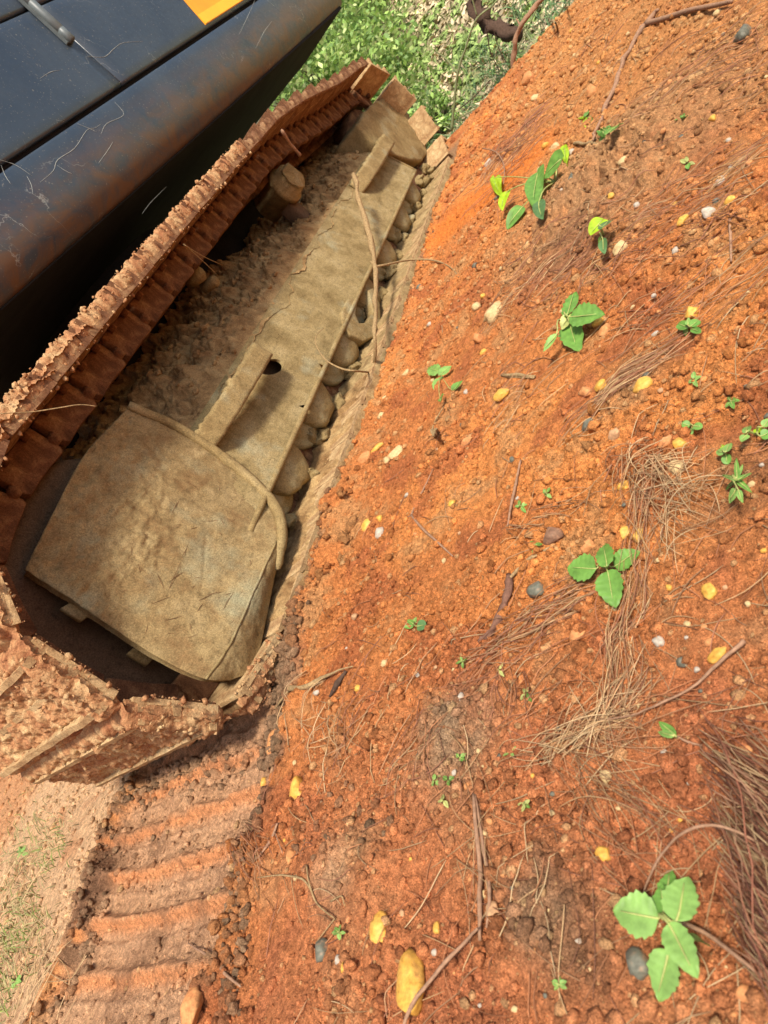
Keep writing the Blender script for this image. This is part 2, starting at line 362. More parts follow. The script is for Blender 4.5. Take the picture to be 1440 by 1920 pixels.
def height(x, y, full=True):
    z = base(x, y)
    near = 1 - sm(6.2, 6.9, x)
    z = z + near * (0.016 * fbm(x, y, 1.7, 2, 1) + 0.007 * fbm(x, y, 7, 3, 2))
    rough = 0.18 + 0.50 * sm(-0.35, 0.35, fbm(x, y, 2.6, 3, 3))
    for (px, py, r, c, s) in PATCH:
        if c is ORANGE: rough = rough * (1 - 0.85 * np.exp(-((x - px) ** 2 + (y - py) ** 2) / (r * r)))
    pm, yl, yr = print_mask(x, y)
    rough = rough * (1 - 0.6 * pm)
    # crumbs and clods in three sizes
    rough = rough * (1 - 0.9 * sm(2.15, 2.5, y))
    for f, a, sd in ((22, 0.016, 4), (48, 0.0085, 5), (105, 0.0045, 6)):
        d, c = worley(x + 0.006 * pn(x * 40, y * 40, 8), y + 0.006 * pn(x * 40, y * 40, 9), f, sd)
        r = 0.25 + 0.45 * c
        z = z + near * rough * a * np.sqrt(np.clip(1 - (d / r) ** 2, 0, 1)) * (c > (0.55 if f < 30 else 0.3)) * r * 1.4
    z = z + near * 0.0028 * fbm(x, y, 60, 2, 12) * (1 - sm(2.15, 2.5, y))
    # small drainage runs and pits
    q = fbm(x, y, 5.5, 3, 21)
    z = z - near * 0.007 * sm(0.30, 0.55, np.abs(q)) * (1 - pm)
    # berm and broken edge on the camera side of the track
    be = np.exp(-((y - 1.37) / 0.055) ** 2) * sm(0.62, 0.95, x) * (1 - sm(4.9, 5.6, x))
    z = z + be * (0.012 + 0.028 * np.exp(-((x - 1.35) / 0.4) ** 2) + 0.018 * fbm(x, y, 9, 3, 31))
    under = sm(1.40, 1.46, y) * (1 - sm(2.15, 2.25, y)) * sm(0.95, 1.10, x) * (1 - sm(5.3, 5.5, x))
    z = z * (1 - under) + under * (-0.035)
    # prints left by the track
    ph = (x - 0.035 + 0.012 * fbm(x, y, 4, 2, 41)) / 0.118 + 0.25 * (y - 1.3)
    saw = ph - np.floor(ph)
    rid = 0.030 * np.exp(-((saw - 0.5) / 0.13) ** 2) * (0.65 + 0.6 * fbm(x, y, 5, 2, 43)) + 0.006 * np.exp(-((saw - 0.05) / 0.08) ** 2)
    z = z + pm * (-0.036 + rid + 0.006 * fbm(x, y, 18, 3, 44))
    lip = (np.exp(-((y - yl + 0.025) / 0.03) ** 2) + 0.9 * np.exp(-((y - yr - 0.02) / 0.035) ** 2)) * (1 - sm(0.6, 0.8, x))
    dd, cc = worley(x, y, 30, 46)
    z = z + lip * (0.012 + 0.016 * fbm(x, y, 14, 3, 45) + 0.016 * np.clip(1 - dd / 0.6, 0, 1))
    # a few hummocks
    for (u, v, r, h) in ((690, 1640, 0.07, 0.030), (600, 1630, 0.05, 0.014), (860, 1400, 0.07, 0.018), (1060, 1720, 0.08, 0.02), (1165, 330, 0.28, 0.07), (1110, 1560, 0.10, 0.018), (560, 1330, 0.06, 0.018), (630, 960, 0.07, 0.035), (1240, 880, 0.06, 0.02), (760, 1360, 0.10, 0.010)):
        p = onZ(u, v); g = np.exp(-((x - p[0]) ** 2 + (y - p[1]) ** 2) / (r * r)); z = z + g * h * (1 + 0.5 * fbm(x, y, 16, 3, 50))
    for (u, v, r, h) in ((620, 1060, 0.035, 0.03), (655, 1010, 0.03, 0.02), (600, 1120, 0.03, 0.018), (790, 1660, 0.035, 0.016), (1085, 1750, 0.03, 0.02), (545, 1700, 0.03, 0.015), (1150, 350, 0.1, 0.04), (875, 1405, 0.03, 0.014), (1040, 960, 0.04, 0.012)):
        p = onZ(u, v); g = np.exp(-((x - p[0]) ** 2 + (y - p[1]) ** 2) / (r * r)); z = z - g * h
    return z
def colour(x, y, z0=None):
    n1 = fbm(x, y, 1.3, 3, 61); n2 = fbm(x, y, 5, 4, 62); n3 = fbm(x, y, 24, 3, 63)
    c1 = np.array([0.53, 0.190, 0.058]); c2 = np.array([0.40, 0.125, 0.046]); c3 = np.array([0.68, 0.255, 0.070]); c4 = np.array([0.50, 0.270, 0.110])
    def L(a, b, t): return a * (1 - t)[..., None] + b * t[..., None]
    o = np.zeros(x.shape + (3,)) + c1
    o = L(o, c3, sm(-0.1, 0.7, n1) * 0.8); o = L(o, c2, sm(0.05, 0.55, n2) * 0.75); o = L(o, c4, sm(0.1, 0.8, -n2 + 0.4 * n3) * 0.6)
    o = L(o, np.array([0.50, 0.24, 0.085]), sm(1.8, 3.2, x) * sm(-0.9, 0.1, -y) * 0.0 + sm(2.0, 3.2, x) * (1 - sm(0.5, 1.1, y)) * 0.55)
    # cool crimson tone close to the camera side
    o = L(o, np.array([0.47, 0.170, 0.078]), (1 - sm(0.35, 0.8, x)) * (1 - sm(1.0, 1.4, y)) * 0.55)
    for (px, py, r, c, s) in PATCH:
        g = np.exp(-(((x - px) ** 2 + (y - py) ** 2) / (r * r)) ** 1.5) * s * np.clip(0.9 + 0.5 * n3, 0, 1.1)
        o = L(o, np.array(c), np.clip(g, 0, 1))
    pm, yl, yr = print_mask(x, y)
    ph = (x - 0.035 + 0.012 * fbm(x, y, 4, 2, 41)) / 0.118 + 0.25 * (y - 1.3); saw = ph - np.floor(ph)
    lane = L(np.zeros_like(o) + np.array([0.52, 0.300, 0.165]), np.array([0.60, 0.25, 0.105]), np.exp(-((saw - 0.40) / 0.13) ** 2))
    lane = L(lane, np.array([0.20, 0.11, 0.06]), sm(0.2, 0.7, n2 + 0.5 * n3) * 0.5)
    o = L(o, lane, pm * 0.9)
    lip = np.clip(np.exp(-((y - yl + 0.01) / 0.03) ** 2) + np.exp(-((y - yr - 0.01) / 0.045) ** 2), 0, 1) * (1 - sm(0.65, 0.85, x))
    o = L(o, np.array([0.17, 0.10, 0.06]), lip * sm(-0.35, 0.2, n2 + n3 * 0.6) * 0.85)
    right = sm(yr, yr + 0.1, y) * (1 - sm(1.0, 1.5, x))
    o = L(o, np.array([0.64, 0.40, 0.22]), right * (1 - 0.4 * sm(0.3, 0.9, n2)) * 0.95)
    o = L(o, np.array([0.54, 0.24, 0.10]), sm(3.3, 3.7, y) * 0.7)
    # earth under the track and along the edge beside it is a darker brown
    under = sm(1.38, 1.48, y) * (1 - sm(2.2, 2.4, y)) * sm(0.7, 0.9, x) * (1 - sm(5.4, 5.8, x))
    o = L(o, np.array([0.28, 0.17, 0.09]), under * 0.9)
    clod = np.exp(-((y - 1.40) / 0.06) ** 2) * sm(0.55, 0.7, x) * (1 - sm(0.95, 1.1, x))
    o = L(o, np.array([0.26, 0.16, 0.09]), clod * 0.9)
    hill = sm(6.3, 6.9, x)
    h1 = fbm(x, y, 1.6, 4, 71)
    hc = L(np.zeros_like(o) + np.array([0.42, 0.33, 0.20]), np.array([0.20, 0.27, 0.09]), sm(-0.1, 0.35, h1))
    o = L(o, hc, hill)
    return np.clip(o, 0.01, 0.8)
def axis(segs):
    out = [segs[0][0]]
    for a, b, d0, d1 in segs:
        x = a
        while x < b - 1e-6:
            t = (x - a) / (b - a); x = x + d0 + (d1 - d0) * t; out.append(min(x, b))
    return np.unique(np.array(out))
GX = axis([(-0.35, 0.95, 0.0040, 0.0040), (0.95, 2.2, 0.0045, 0.0085), (2.2, 6.6, 0.0085, 0.028), (6.6, 8.0, 0.03, 0.08)])
GY = axis([(-0.55, -0.1, 0.014, 0.007), (-0.1, 0.3, 0.007, 0.0042), (0.3, 1.5, 0.0042, 0.0045), (1.5, 2.3, 0.0055, 0.0065), (2.3, 4.6, 0.009, 0.05)])
XX, YY = np.meshgrid(GX, GY, indexing='ij')
ZZ = height(XX, YY)
edge = np.minimum(np.minimum(XX - GX[0], GX[-1] - XX), np.minimum(YY - GY[0], GY[-1] - YY))
ZZ = ZZ - 0.10 * (1 - sm(0, 0.10, edge))
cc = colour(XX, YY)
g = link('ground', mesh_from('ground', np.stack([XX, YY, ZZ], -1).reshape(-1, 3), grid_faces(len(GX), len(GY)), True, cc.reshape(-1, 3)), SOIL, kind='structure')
print('ground', len(GX), len(GY))
def hz(x, y):
    x = np.atleast_1d(np.asarray(x, float)); y = np.atleast_1d(np.asarray(y, float))
    i = np.clip(np.searchsorted(GX, x) - 1, 0, len(GX) - 2); j = np.clip(np.searchsorted(GY, y) - 1, 0, len(GY) - 2)
    a = np.clip((x - GX[i]) / (GX[i + 1] - GX[i]), 0, 1); b = np.clip((y - GY[j]) / (GY[j + 1] - GY[j]), 0, 1)
    return (ZZ[i, j] * (1 - a) * (1 - b) + ZZ[i + 1, j] * a * (1 - b) + ZZ[i, j + 1] * (1 - a) * b + ZZ[i + 1, j + 1] * a * b)
def G(u, v, lift=0.0):
    p = onZ(u, v, 0.0)
    for k in range(4): p = onZ(u, v, float(hz(p[0], p[1])[0]) + lift)
    return p
gx = np.concatenate([np.linspace(-120, -2, 30), np.linspace(-1.8, 26, 140), np.linspace(28, 160, 30)])
gy = np.concatenate([np.linspace(-120, -5, 30), np.linspace(-4.8, 14, 80), np.linspace(16, 150, 30)])
X2, Y2 = np.meshgrid(gx, gy, indexing='ij')
Z2 = base(X2, Y2) - 0.07 * (1 - sm(7.2, 7.9, X2)) - 0.02
link('terrain', mesh_from('terrain', np.stack([X2, Y2, Z2], -1).reshape(-1, 3), grid_faces(len(gx), len(gy)), True, colour(X2, Y2).reshape(-1, 3)), SOIL, kind='structure')

# ------------------------------------------------------------------ the excavator
EX = empty('excavator', (3.0, 1.8, 0), 'dark slate tracked excavator with yellow stripe, its clay caked crawler track on the red earth', 'excavator')
E0 = Vector((3.0, 1.8, 0))
YE, YW = 1.45, 0.70            # near edge and width of the track shoes
# pin path of the crawler chain (x, z)
def arc(cx, cz, r, a0, a1, n=24): return [(cx + r * math.cos(a), cz + r * math.sin(a)) for a in np.linspace(a0, a1, n)]
path = [(1.04, 0.775), (1.3, 0.787), (1.7, 0.808), (2.3, 0.835), (2.9, 0.862), (3.45, 0.882), (3.9, 0.86), (4.4, 0.80), (4.85, 0.775)]
path += arc(5.03, 0.44, 0.335, math.radians(80), math.radians(-88), 24)
path += [(4.6, 0.102), (3.5, 0.102), (2.5, 0.102), (1.5, 0.102), (1.05, .10), (.86, .104), (.79, .128), (.733, .195), (.700, .30)]
path += arc(1.04, 0.44, 0.338, math.radians(-183), math.radians(-268), 16)
P = np.array(path + [path[0]]); dl = np.hypot(*np.diff(P, axis=0).T); S = np.r_[0, np.cumsum(dl)]
NS = 47; pitch = S[-1] / NS; print('pitch', pitch)
def at_s(s): s = s % S[-1]; return np.array([np.interp(s, S, P[:, 0]), np.interp(s, S, P[:, 1])])
def shoe_mesh(seed, mt='shoe'):
    prof = [(-.119, .070), (-.119, .088), (-.115, .132), (-.096, .134), (-.090, .088), (-.014, .084), (-.009, .118), (.007, .118), (.014, .084), (.076, .084), (.083, .130), (.100, .130), (.106, .083), (.119, .080), (.119, .070), (0.04, .0695), (-0.04, .0695)]
    ny = 36; ys = np.linspace(0, YW, ny); pr = np.array(prof)
    V = np.array([[(p[0], y, p[1]) for y in ys] for p in pr]).reshape(-1, 3)
    d = np.stack([fb3(V + seed, 22, 2, 3), 0.6 * fb3(V + seed, 25, 2, 4), fb3(V + seed, 20, 2, 5)], 1) * 0.0022
    V = V + d
    f = [list(map(int, q)) for q in grid_faces(len(prof), ny, True)]
    f.append([k * ny for k in range(len(prof))]); f.append([k * ny + ny - 1 for k in range(len(prof))][::-1])
    me = mesh_from('track_shoe', V, f, False); me.materials.append(M[mt]); return me
SH = [shoe_mesh(k * 7.3) for k in range(3)]; SHR = [shoe_mesh(k * 7.3, 'rust2') for k in range(3)]
def link_mesh():
    # side plate of a chain link seen from the side, with a waist
    pts = [(-.112, -.026), (-.102, -.038), (-.04, -.034), (.04, -.034), (.102, -.038), (.112, -.026), (.112, .069), (-.112, .069)]
    out = []
    for y0, sgn in ((0.205, 1), (0.47, -1)):
        v, f = prism(pts, y0, y0 + 0.032, 0.006, 2)
        v = v.copy(); v[:, 1] += sgn * 0.006 * np.clip(v[:, 0] / 0.1, -1, 1)
        v = v + (0.0012 * fb3(v, 30, 2, 9))[:, None]
        me = mesh_from('track_link', v, f, False); me.materials.append(M['rust']); out.append(me)
    return out
LK = link_mesh()
pv, pf = cyl((-0.121, 0.196, 0.0), (0, 1, 0), .026, .026, .26, 16, [(0, 0), (0, .012), (.004, .018), (.25, .018), (.256, .012), (.256, 0)])
PIN = mesh_from('link_pin', pv, pf, True); PIN.materials.append(M['rust'])
bv, bf = cyl((0, 0, 0.050), (0, 0, 1), .016, .016, .021, 6, [(0, 0), (0, .016), (.020, .016), (.020, 0)])
BOLT = mesh_from('shoe_bolt', bv, bf, False); BOLT.materials.append(M['rust'])
def mud_mesh(seed, amp=0.016, lvl=0.088):
    nx, ny = 60, 190
    x = np.linspace(-.155, .155, nx); y = np.linspace(-0.008, YW, ny); A, B = np.meshgrid(x, y, indexing='ij')
    z = lvl + amp * (0.45 * fbm(A + seed, B, 10, 3, 5) + 0.30 * fbm(A + seed, B, 50, 2, 6) + 0.12 * fbm(A + seed, B, 160, 2, 16))
    d, c = worley(A + seed, B, 45, 7); z = z + 0.006 * np.clip(1 - d / (0.2 + 0.5 * c), 0, 1) * (c > 0.5); d, c = worley(A + seed, B, 110, 17); z = z + 0.003 * np.clip(1 - d * d / .3, 0, 1) * c
    z = z + 0.012 * np.exp(-((B - 0.03) / 0.05) ** 2) * (0.4 + fbm(A + seed, B, 20, 3, 8))
    e = np.minimum(A + .155, .155 - A); z = z - 0.018 * np.maximum(1 - sm(0, .02, e), 1 - sm(-0.008, 0.01, B)) - 0.35 * np.clip(np.abs(A) - .115, 0, 1)
    me = mesh_from('dried_mud', np.stack([A, B, z], -1).reshape(-1, 3), grid_faces(nx, ny)); me.materials.append(M['shoe_mud']); return me
MUD = [mud_mesh(3.1, 0.022, 0.117), mud_mesh(9.7, 0.020, 0.121), mud_mesh(17.3, 0.024, 0.115)]
def edge_mesh(seed, a, b, z0=0.09, m=None, drop=0.0):
    # lumpy cake of clay wrapped round the near edge of a shoe
    nx, nt = 56, 22
    x = np.linspace(-.138, .138, nx); t = np.linspace(0, 2 * math.pi, nt, endpoint=False)
    A, T = np.meshgrid(x, t, indexing='ij')
    k = 1 + 0.16 * fbm(A * 1 + seed, np.cos(T) * .02, 14, 3, 3)
    Y = 0.012 + a * k * -np.cos(T); Z = z0 - drop * np.abs(np.sin(A * 23 + seed)) ** 3 * (np.sin(T) < 0) + b * k * np.sin(T)
    tp = 0.75 + 0.25 * sm(0, .022, .138 - np.abs(A)); Y = 0.012 + (Y - 0.012) * tp; Z = (z0 - .012) + (Z - z0 + .012) * tp
    V = np.stack([A, Y, Z], -1).reshape(-1, 3)
    n = fb3(V + seed, 50, 3, 11, 0.6)
    V[:, 1] += -0.28 * a * n; V[:, 2] += 0.20 * b * fb3(V - seed, 42, 4, 12, 0.65)
    f = []
    for i in range(nx - 1):
        for j in range(nt): f.append([i * nt + j, (i + 1) * nt + j, (i + 1) * nt + (j + 1) % nt, i * nt + (j + 1) % nt])
    f.append(list(range(nt))); f.append([(nx - 1) * nt + j for j in range(nt)][::-1])
    me = mesh_from('edge_clay', V, f, True); me.materials.append(m or M['shoe_mud']); return me
EDB = [edge_mesh(2.2 + k * 5.1, 0.012, 0.030, 0.104) for k in range(5)]
EDS = [edge_mesh(1.2 + k * 3.3, 0.012, 0.024, 0.088, M['rust2']) for k in range(3)]
EDR = [edge_mesh(6.2 + k * 3.3, 0.012, 0.032, 0.104) for k in range(3)]
SHOES = []
for k in range(NS):
    a = at_s((k + 0.05) * pitch); b = at_s((k + 1.05) * pitch); t = (b - a) / np.linalg.norm(b - a); c = (a + b) / 2
    th = -math.atan2(t[1], t[0])
    nz = t[0]
    s = link('track_shoe', (SHR if nz > .8 else SH)[k % 3], None, EX, (c[0], YE, c[1]), (0, th, 0))
    s.scale.x = pitch / 0.243; SHOES.append((k, c, t))
    link('track_link', LK[0], None, s, (0, 0, 0), None, True); link('track_link', LK[1], None, s, (0, 0, 0), None, True); link('link_pin', PIN, None, s, (0, 0, 0), None, True)
    if nz > -0.5: [link('shoe_bolt', BOLT, None, s, (x_, y_, 0), None, True) for x_ in (-.055, .055) for y_ in (0.19, 0.52)]
    top = nz > 0.8; nearwrap = c[0] < 1.02 and not top
    if nearwrap or (top and c[0] < 1.4): link('dried_mud', MUD[k % 3], None, s, (0, 0, 0), None, True, 'stuff')
    if top and c[0] < 3.0: link('edge_clay', EDB[k % 5], None, s, (0, 0, 0), None, True, 'stuff')
    elif top: link('edge_clay', EDS[k % 3], None, s, (0, 0, 0), None, True, 'stuff')
    elif nearwrap: link('edge_clay', EDR[k % 3], None, s, (0, 0, 0), None, True, 'stuff')

# crumbs of clay stuck along the near edges and faces of the shoes
rg = np.random.RandomState(91); cp = []; crd = []
for k, c, t in SHOES:
    top = t[0] > .8; nearw = c[0] < 1.02 and not top and c[1] > .0
    n_ = 240 if nearw else (70 if top and c[0] < 3.0 else 0)
    nx_, nz_ = -t[1], t[0]
    for q in range(n_):
        lx = rg.uniform(-.108, .108)
        if nearw and rg.rand() < .4: ly = rg.uniform(0, 1) ** 1.6 * .62; lz = .118 + .016 * rg.rand()
        else: a_ = rg.uniform(0, 6.28); ly = .008 - .022 * math.cos(a_); lz = .100 + .038 * math.sin(a_)
        cp.append((c[0] + t[0] * lx + nx_ * lz, YE + ly, c[1] + t[1] * lx + nz_ * lz)); crd.append(0.0014 + 0.0062 * rg.rand() ** 5)
cp = np.array(cp); crd = np.array(crd); bv_, bf_ = ICO1; N = len(cp)
V = (bv_[None] * (1 + rg.uniform(-.45, .45, (N, 12, 1))) * rg.uniform(.6, 1.5, (N, 1, 3)) * crd[:, None, None] + cp[:, None]).reshape(-1, 3)
link('crusted_crumbs', mesh_from('crusted_crumbs', V, (bf_[None] + (np.arange(N) * 12)[:, None, None]).reshape(-1, 3), False), M['shoe_mud'], EX, kind='stuff')

# track frame: sloping side plate with a hole, lip, top deck
FX0, FX1 = 1.30, 4.69
def fy(z): return 1.555 + (z - 0.195) * 0.36          # plate leans inwards with height
hole = onY(509, 687, 1.615); hc = np.array([hole[0], hole[2]]); HR = (0.062, 0.036)
V = []; Fc = []
def quadgrid(x0, x1, z0, z1, nx, nz_):
    n0 = len(V)
    for x in np.linspace(x0, x1, nx):
        for z in np.linspace(z0, z1, nz_): V.append((x, fy(z), z))
    for q in grid_faces(nx, nz_): Fc.append([int(a) + n0 for a in q])
zA, zB = 0.195, 0.49
hx0, hx1 = hc[0] - 0.15, hc[0] + 0.15
quadgrid(FX0, hx0, zA, zB, 20, 12); quadgrid(hx1, FX1, zA, zB, 60, 12)
n0 = len(V); NR = 5; NA = 40; HD = []
for i in range(NA):
    th = 2 * math.pi * i / NA; e = np.array([hc[0] + HR[0] * math.cos(th) * (1.0), hc[1] + HR[1] * math.sin(th) - 0.25 * HR[0] * math.cos(th)])
    dx, dz = math.cos(th), math.sin(th)
    tt = min((hx1 - hc[0]) / abs(dx) if abs(dx) > 1e-6 else 9, ((zB if dz > 0 else 2 * hc[1] - zA) - hc[1]) / abs(dz) if abs(dz) > 1e-6 else 9)
    o = np.array([hc[0] + dx * tt, hc[1] + dz * tt])
    for j in range(NR):
        p = e + (o - e) * (j / (NR - 1)) ** 1.3; V.append((p[0], fy(p[1]), p[1]))
    HD.append(e)
for i in range(NA):
    for j in range(NR - 1):
        a = n0 + i * NR + j; b = n0 + ((i + 1) % NA) * NR + j; Fc.append([a, b, b + 1, a + 1])
# wall of the hole
n1 = len(V)
for e in HD:
    V.append((e[0], fy(e[1]), e[1])); V.append((e[0], fy(e[1]) + 0.014, e[1]))
for i in range(NA):
    a = n1 + 2 * i; b = n1 + 2 * ((i + 1) % NA); Fc.append([a, a + 1, b + 1, b])
V = np.array(V); V[:, 1] += 0.0025 * fb3(V, 6, 3, 2)
link('frame_plate', mesh_from('frame_plate', V, Fc, True), M['dust_x'], EX, (0, 0, 0))
# lip along the lower edge of the plate (rounded bar) and the box behind
lipp = [(FX0, 1.549, 0.190), (2.2, 1.549, 0.189), (3.4, 1.549, 0.187), (FX1 - 0.01, 1.551, 0.184)]
v, f = tube(lipp, [0.011, 0.011], 10, 10); mk('frame_lip', v, f, M['dust'], EX)
v, f = tube([(FX1, 1.553, 0.19), (FX1, fy(0.3), 0.30), (FX1, fy(0.42), 0.42)], [0.008, 0.007], 8, 3); mk('frame_end_rib', v, f, M['dust'], EX)
v, f = prism([(1.0, .20), (1.0, .50), (4.66, .47), (4.66, .22), (4.5, .2)], 1.69, 2.02, 0.01, 1); mk('track_frame', v, f, M['wheel'], EX)
v, f = prism([(1.3, .215), (1.3, .235), (4.66, .235), (4.66, .215)], 1.58, 2.0, 0.002, 1); mk('frame_floor', v, f, M['rust'], EX)
# caked clay lying on the frame
nx, nv = 760, 150
x = np.linspace(1.24, 5.02, nx); t = np.linspace(0, 1, nv); A, B = np.meshgrid(x, t, indexing='ij')
prof_h = np.interp(x, [1.24, 1.5, 1.9, 2.2, 2.6, 3.0, 3.5, 4.0, 4.4, 5.02], [.26, .28, .31, .30, .34, .32, .24, .28, .31, .30])[:, None]
fr = fbm(A, B * 0 + 2.0, 4.5, 4, 90); z0c = 0.462 + 0.040 * fr
W = B * .50; AW = A + 0.012 * pn(A * 22, W * 22, 4); WW = W + 0.012 * pn(A * 22, W * 22, 6)
Yb = fy(z0c) - 0.004 + W
rough = np.interp(x, [1.2, 2.0, 2.6, 5.0], [1.0, 1.0, 1.1, 0.75])[:, None] * sm(0.0, 0.14, B)
Zb = z0c + prof_h * np.power(np.clip(B - .01, 0, 1), 0.72) + rough * (0.034 * fbm(A, W, 6, 3, 91) + 0.014 * fbm(A, W, 19, 3, 92))
for f_, a_, sd in ((15, .034, 93), (34, .018, 94), (75, .008, 96)):
    wd, wc = worley(AW, WW, f_, sd); Zb = Zb + rough * a_ * (0.4 + 0.8 * wc) * (0.55 - wd * wd)
Zb = Zb + 0.0025 * fbm(A, W, 120, 2, 95) * sm(0, .1, B)
mk('caked_clay', np.stack([A, Yb, Zb], -1).reshape(-1, 3), grid_faces(nx, nv), M['clay'], EX, kind='stuff')
# clods loosened on the clay
def rock(c, r, seed, flat=(1, 1, 1), lvl=2, amp=0.25, freq=1.6, rotz=None):
    bv, bf = {1: ICO1, 2: ICO2, 3: ICO3}[lvl]
    rg = np.random.RandomState(seed)
    v = bv * (1 + amp * fb3(bv + seed * 3.7, freq, 2, seed))[:, None]
    # a few flat facets
    for q in range(8):
        nrm = rg.normal(size=3); nrm /= np.linalg.norm(nrm); d = v @ nrm; lim = rg.uniform(0.58, 0.9); v = v - np.clip(d - lim, 0, None)[:, None] * nrm * 0.9
    v = v * np.array(flat) * r
    a = rg.uniform(0, 6.28) if rotz is None else rotz; ca, sa = math.cos(a), math.sin(a)
    v = v @ np.array([[ca, sa, 0], [-sa, ca, 0], [0, 0, 1]])
    return v + np.array(c), bf
rg = np.random.RandomState(5); parts = []
for k in range(420):
    i = rg.randint(0, nx); j = int((0.05 + 0.95 * rg.beta(1.1, 1.6)) * (nv - 1))
    parts.append(rock((x[i], Yb[i, j], Zb[i, j] + 0.004), 0.004 + 0.016 * rg.rand() ** 2, k, (1, 1, .8), 2, .4, 2.4))
v, f = join(*parts); mk('clay_clod', v, f, M['clay'], EX, smooth=False, kind='stuff')

# brackets standing off the frame
def strip(path, z0, z1, th, seed, edge=0.0):
    Pp = np.array(path, float); n = 60
    ss = np.r_[0, np.cumsum(np.hypot(*np.diff(Pp, axis=0).T))]; q = np.linspace(0, ss[-1], n)
    cx = np.interp(q, ss, Pp[:, 0]); cy = np.interp(q, ss, Pp[:, 1])
    for _ in range(3): cx[1:-1] = (cx[:-2] + cx[1:-1] * 2 + cx[2:]) / 4; cy[1:-1] = (cy[:-2] + cy[1:-1] * 2 + cy[2:]) / 4
    tx = np.gradient(cx); ty = np.gradient(cy); L = np.hypot(tx, ty); nxx, nyy = -ty / L, tx / L
    V = []
    m = 14
    for i in range(n):
        zt = z1 + edge * (pn(np.array([q[i] * 45]), np.array([seed * 1.0]), 3)[0] + 0.6 * pn(np.array([q[i] * 110]), np.array([seed * 1.0]), 3)[0])
        zs = np.linspace(z0, zt, m // 2)
        for z in zs: V.append((cx[i] + nxx[i] * th / 2, cy[i] + nyy[i] * th / 2 + 0.14 * (z - z0), z))
        for z in zs[::-1]: V.append((cx[i] - nxx[i] * th / 2, cy[i] - nyy[i] * th / 2 + 0.14 * (z - z0), z))
    m = 2 * (m // 2)
    f = []
    for i in range(n - 1):
        for j in range(m): f.append([i * m + j, (i + 1) * m + j, (i + 1) * m + (j + 1) % m, i * m + (j + 1) % m])
    f.append(list(range(m))); f.append([(n - 1) * m + j for j in range(m)][::-1])
    V = np.array(V); V = V + 0.0015 * fb3(V, 30, 2, seed)[:, None]
    return V, f
v, f = strip([(1.50, 1.70), (1.535, 1.64), (1.60, 1.585), (1.72, 1.552), (1.90, 1.538), (2.06, 1.540), (2.065, 1.60)], 0.400, 0.478, 0.032, 3, 0.009); mk('step_bracket', v, f, M['dust'], EX)
v, f = strip([(3.98, 1.64), (4.03, 1.58), (4.2, 1.555), (4.72, 1.545), (4.73, 1.60)], 0.395, 0.485, 0.030, 5, 0.014); mk('step_bracket', v, f, M['dust'], EX)

# motor guard: curved cover over the drive end
NET = [[(45, 1070), (100, 960), (160, 850), (240, 765)],
       [(140, 1130), (220, 1010), (290, 900), (345, 812)],
       [(230, 1190), (310, 1080), (380, 970), (440, 880)],
       [(312, 1240), (385, 1140), (450, 1040), (507, 942)],
       [(385, 1273), (436, 1200), (482, 1100), (528, 1003)],
       [(432, 1276), (476, 1250), (498, 1165), (517, 1070)]]
NY = [[1.66, 1.64, 1.64, 1.66], [1.62, 1.605, 1.605, 1.63], [1.59, 1.575, 1.575, 1.60], [1.54, 1.535, 1.535, 1.55], [1.49, 1.485, 1.485, 1.50], [1.51, 1.505, 1.51, 1.52]]
CP = np.array([[onY(*NET[i][j], NY[i][j]) for j in range(4)] for i in range(6)])
def cr(Pn, t):
    n = len(Pn); u = t * (n - 1); i = min(int(u), n - 2); s = u - i
    p0, p1, p2, p3 = Pn[max(i - 1, 0)], Pn[i], Pn[i + 1], Pn[min(i + 2, n - 1)]
    if i == 0: p0 = 2 * p1 - p2
    if i == n - 2: p3 = 2 * p2 - p1
    return 0.5 * (2 * p1 + (p2 - p0) * s + (2 * p0 - 5 * p1 + 4 * p2 - p3) * s * s + (3 * p1 - p0 - 3 * p2 + p3) * s ** 3)
NU, NV_ = 200, 130; gv = np.zeros((NU, NV_, 3))
for i in range(NU):
    row = np.array([cr(CP[:, j], i / (NU - 1)) for j in range(4)])
    for j in range(NV_): gv[i, j] = cr(row, j / (NV_ - 1))
dn = fb3(gv.reshape(-1, 3), 9, 3, 8).reshape(NU, NV_); gv[..., 1] += 0.003 * dn
ui = np.linspace(0, 1, NU)[:, None]; vi = np.linspace(0, 1, NV_)[None]
crk = sm(0.62, 0.15, 0 * ui) if False else (1 - sm(0.28, 0.55, ui + 0.25 * vi + 0.12 * fbm(gv[..., 0], gv[..., 2], 5, 3, 201)))
wd, wc = worley(gv[..., 0] + .01 * pn(gv[..., 0] * 30, gv[..., 2] * 30, 5), gv[..., 2] + .01 * pn(gv[..., 0] * 30, gv[..., 2] * 30, 6), 26, 202)
gv[..., 1] -= crk * (0.010 * (0.5 + 0.6 * wc) * (0.6 - wd * wd) + 0.004 * fbm(gv[..., 0], gv[..., 2], 40, 3, 203)) - 0.0016 * fbm(gv[..., 0], gv[..., 2], 30, 3, 204)
for (a0, b0, a1, b1, dp) in ((.30, .35, .50, .55, .003), (.42, .20, .60, .50, .003), (.55, .15, .72, .42, .003), (.35, .70, .62, .82, .002), (.28, .50, .40, .60, .003), (.60, .55, .74, .80, .002), (.45, .60, .55, .38, .002)):
    t_ = np.clip(((ui - a0) * (a1 - a0) + (vi - b0) * (b1 - b0)) / ((a1 - a0) ** 2 + (b1 - b0) ** 2), 0, 1); dd_ = np.hypot(ui - a0 - t_ * (a1 - a0), vi - b0 - t_ * (b1 - b0)); gv[..., 1] += dp * np.exp(-(dd_ / .008) ** 2)
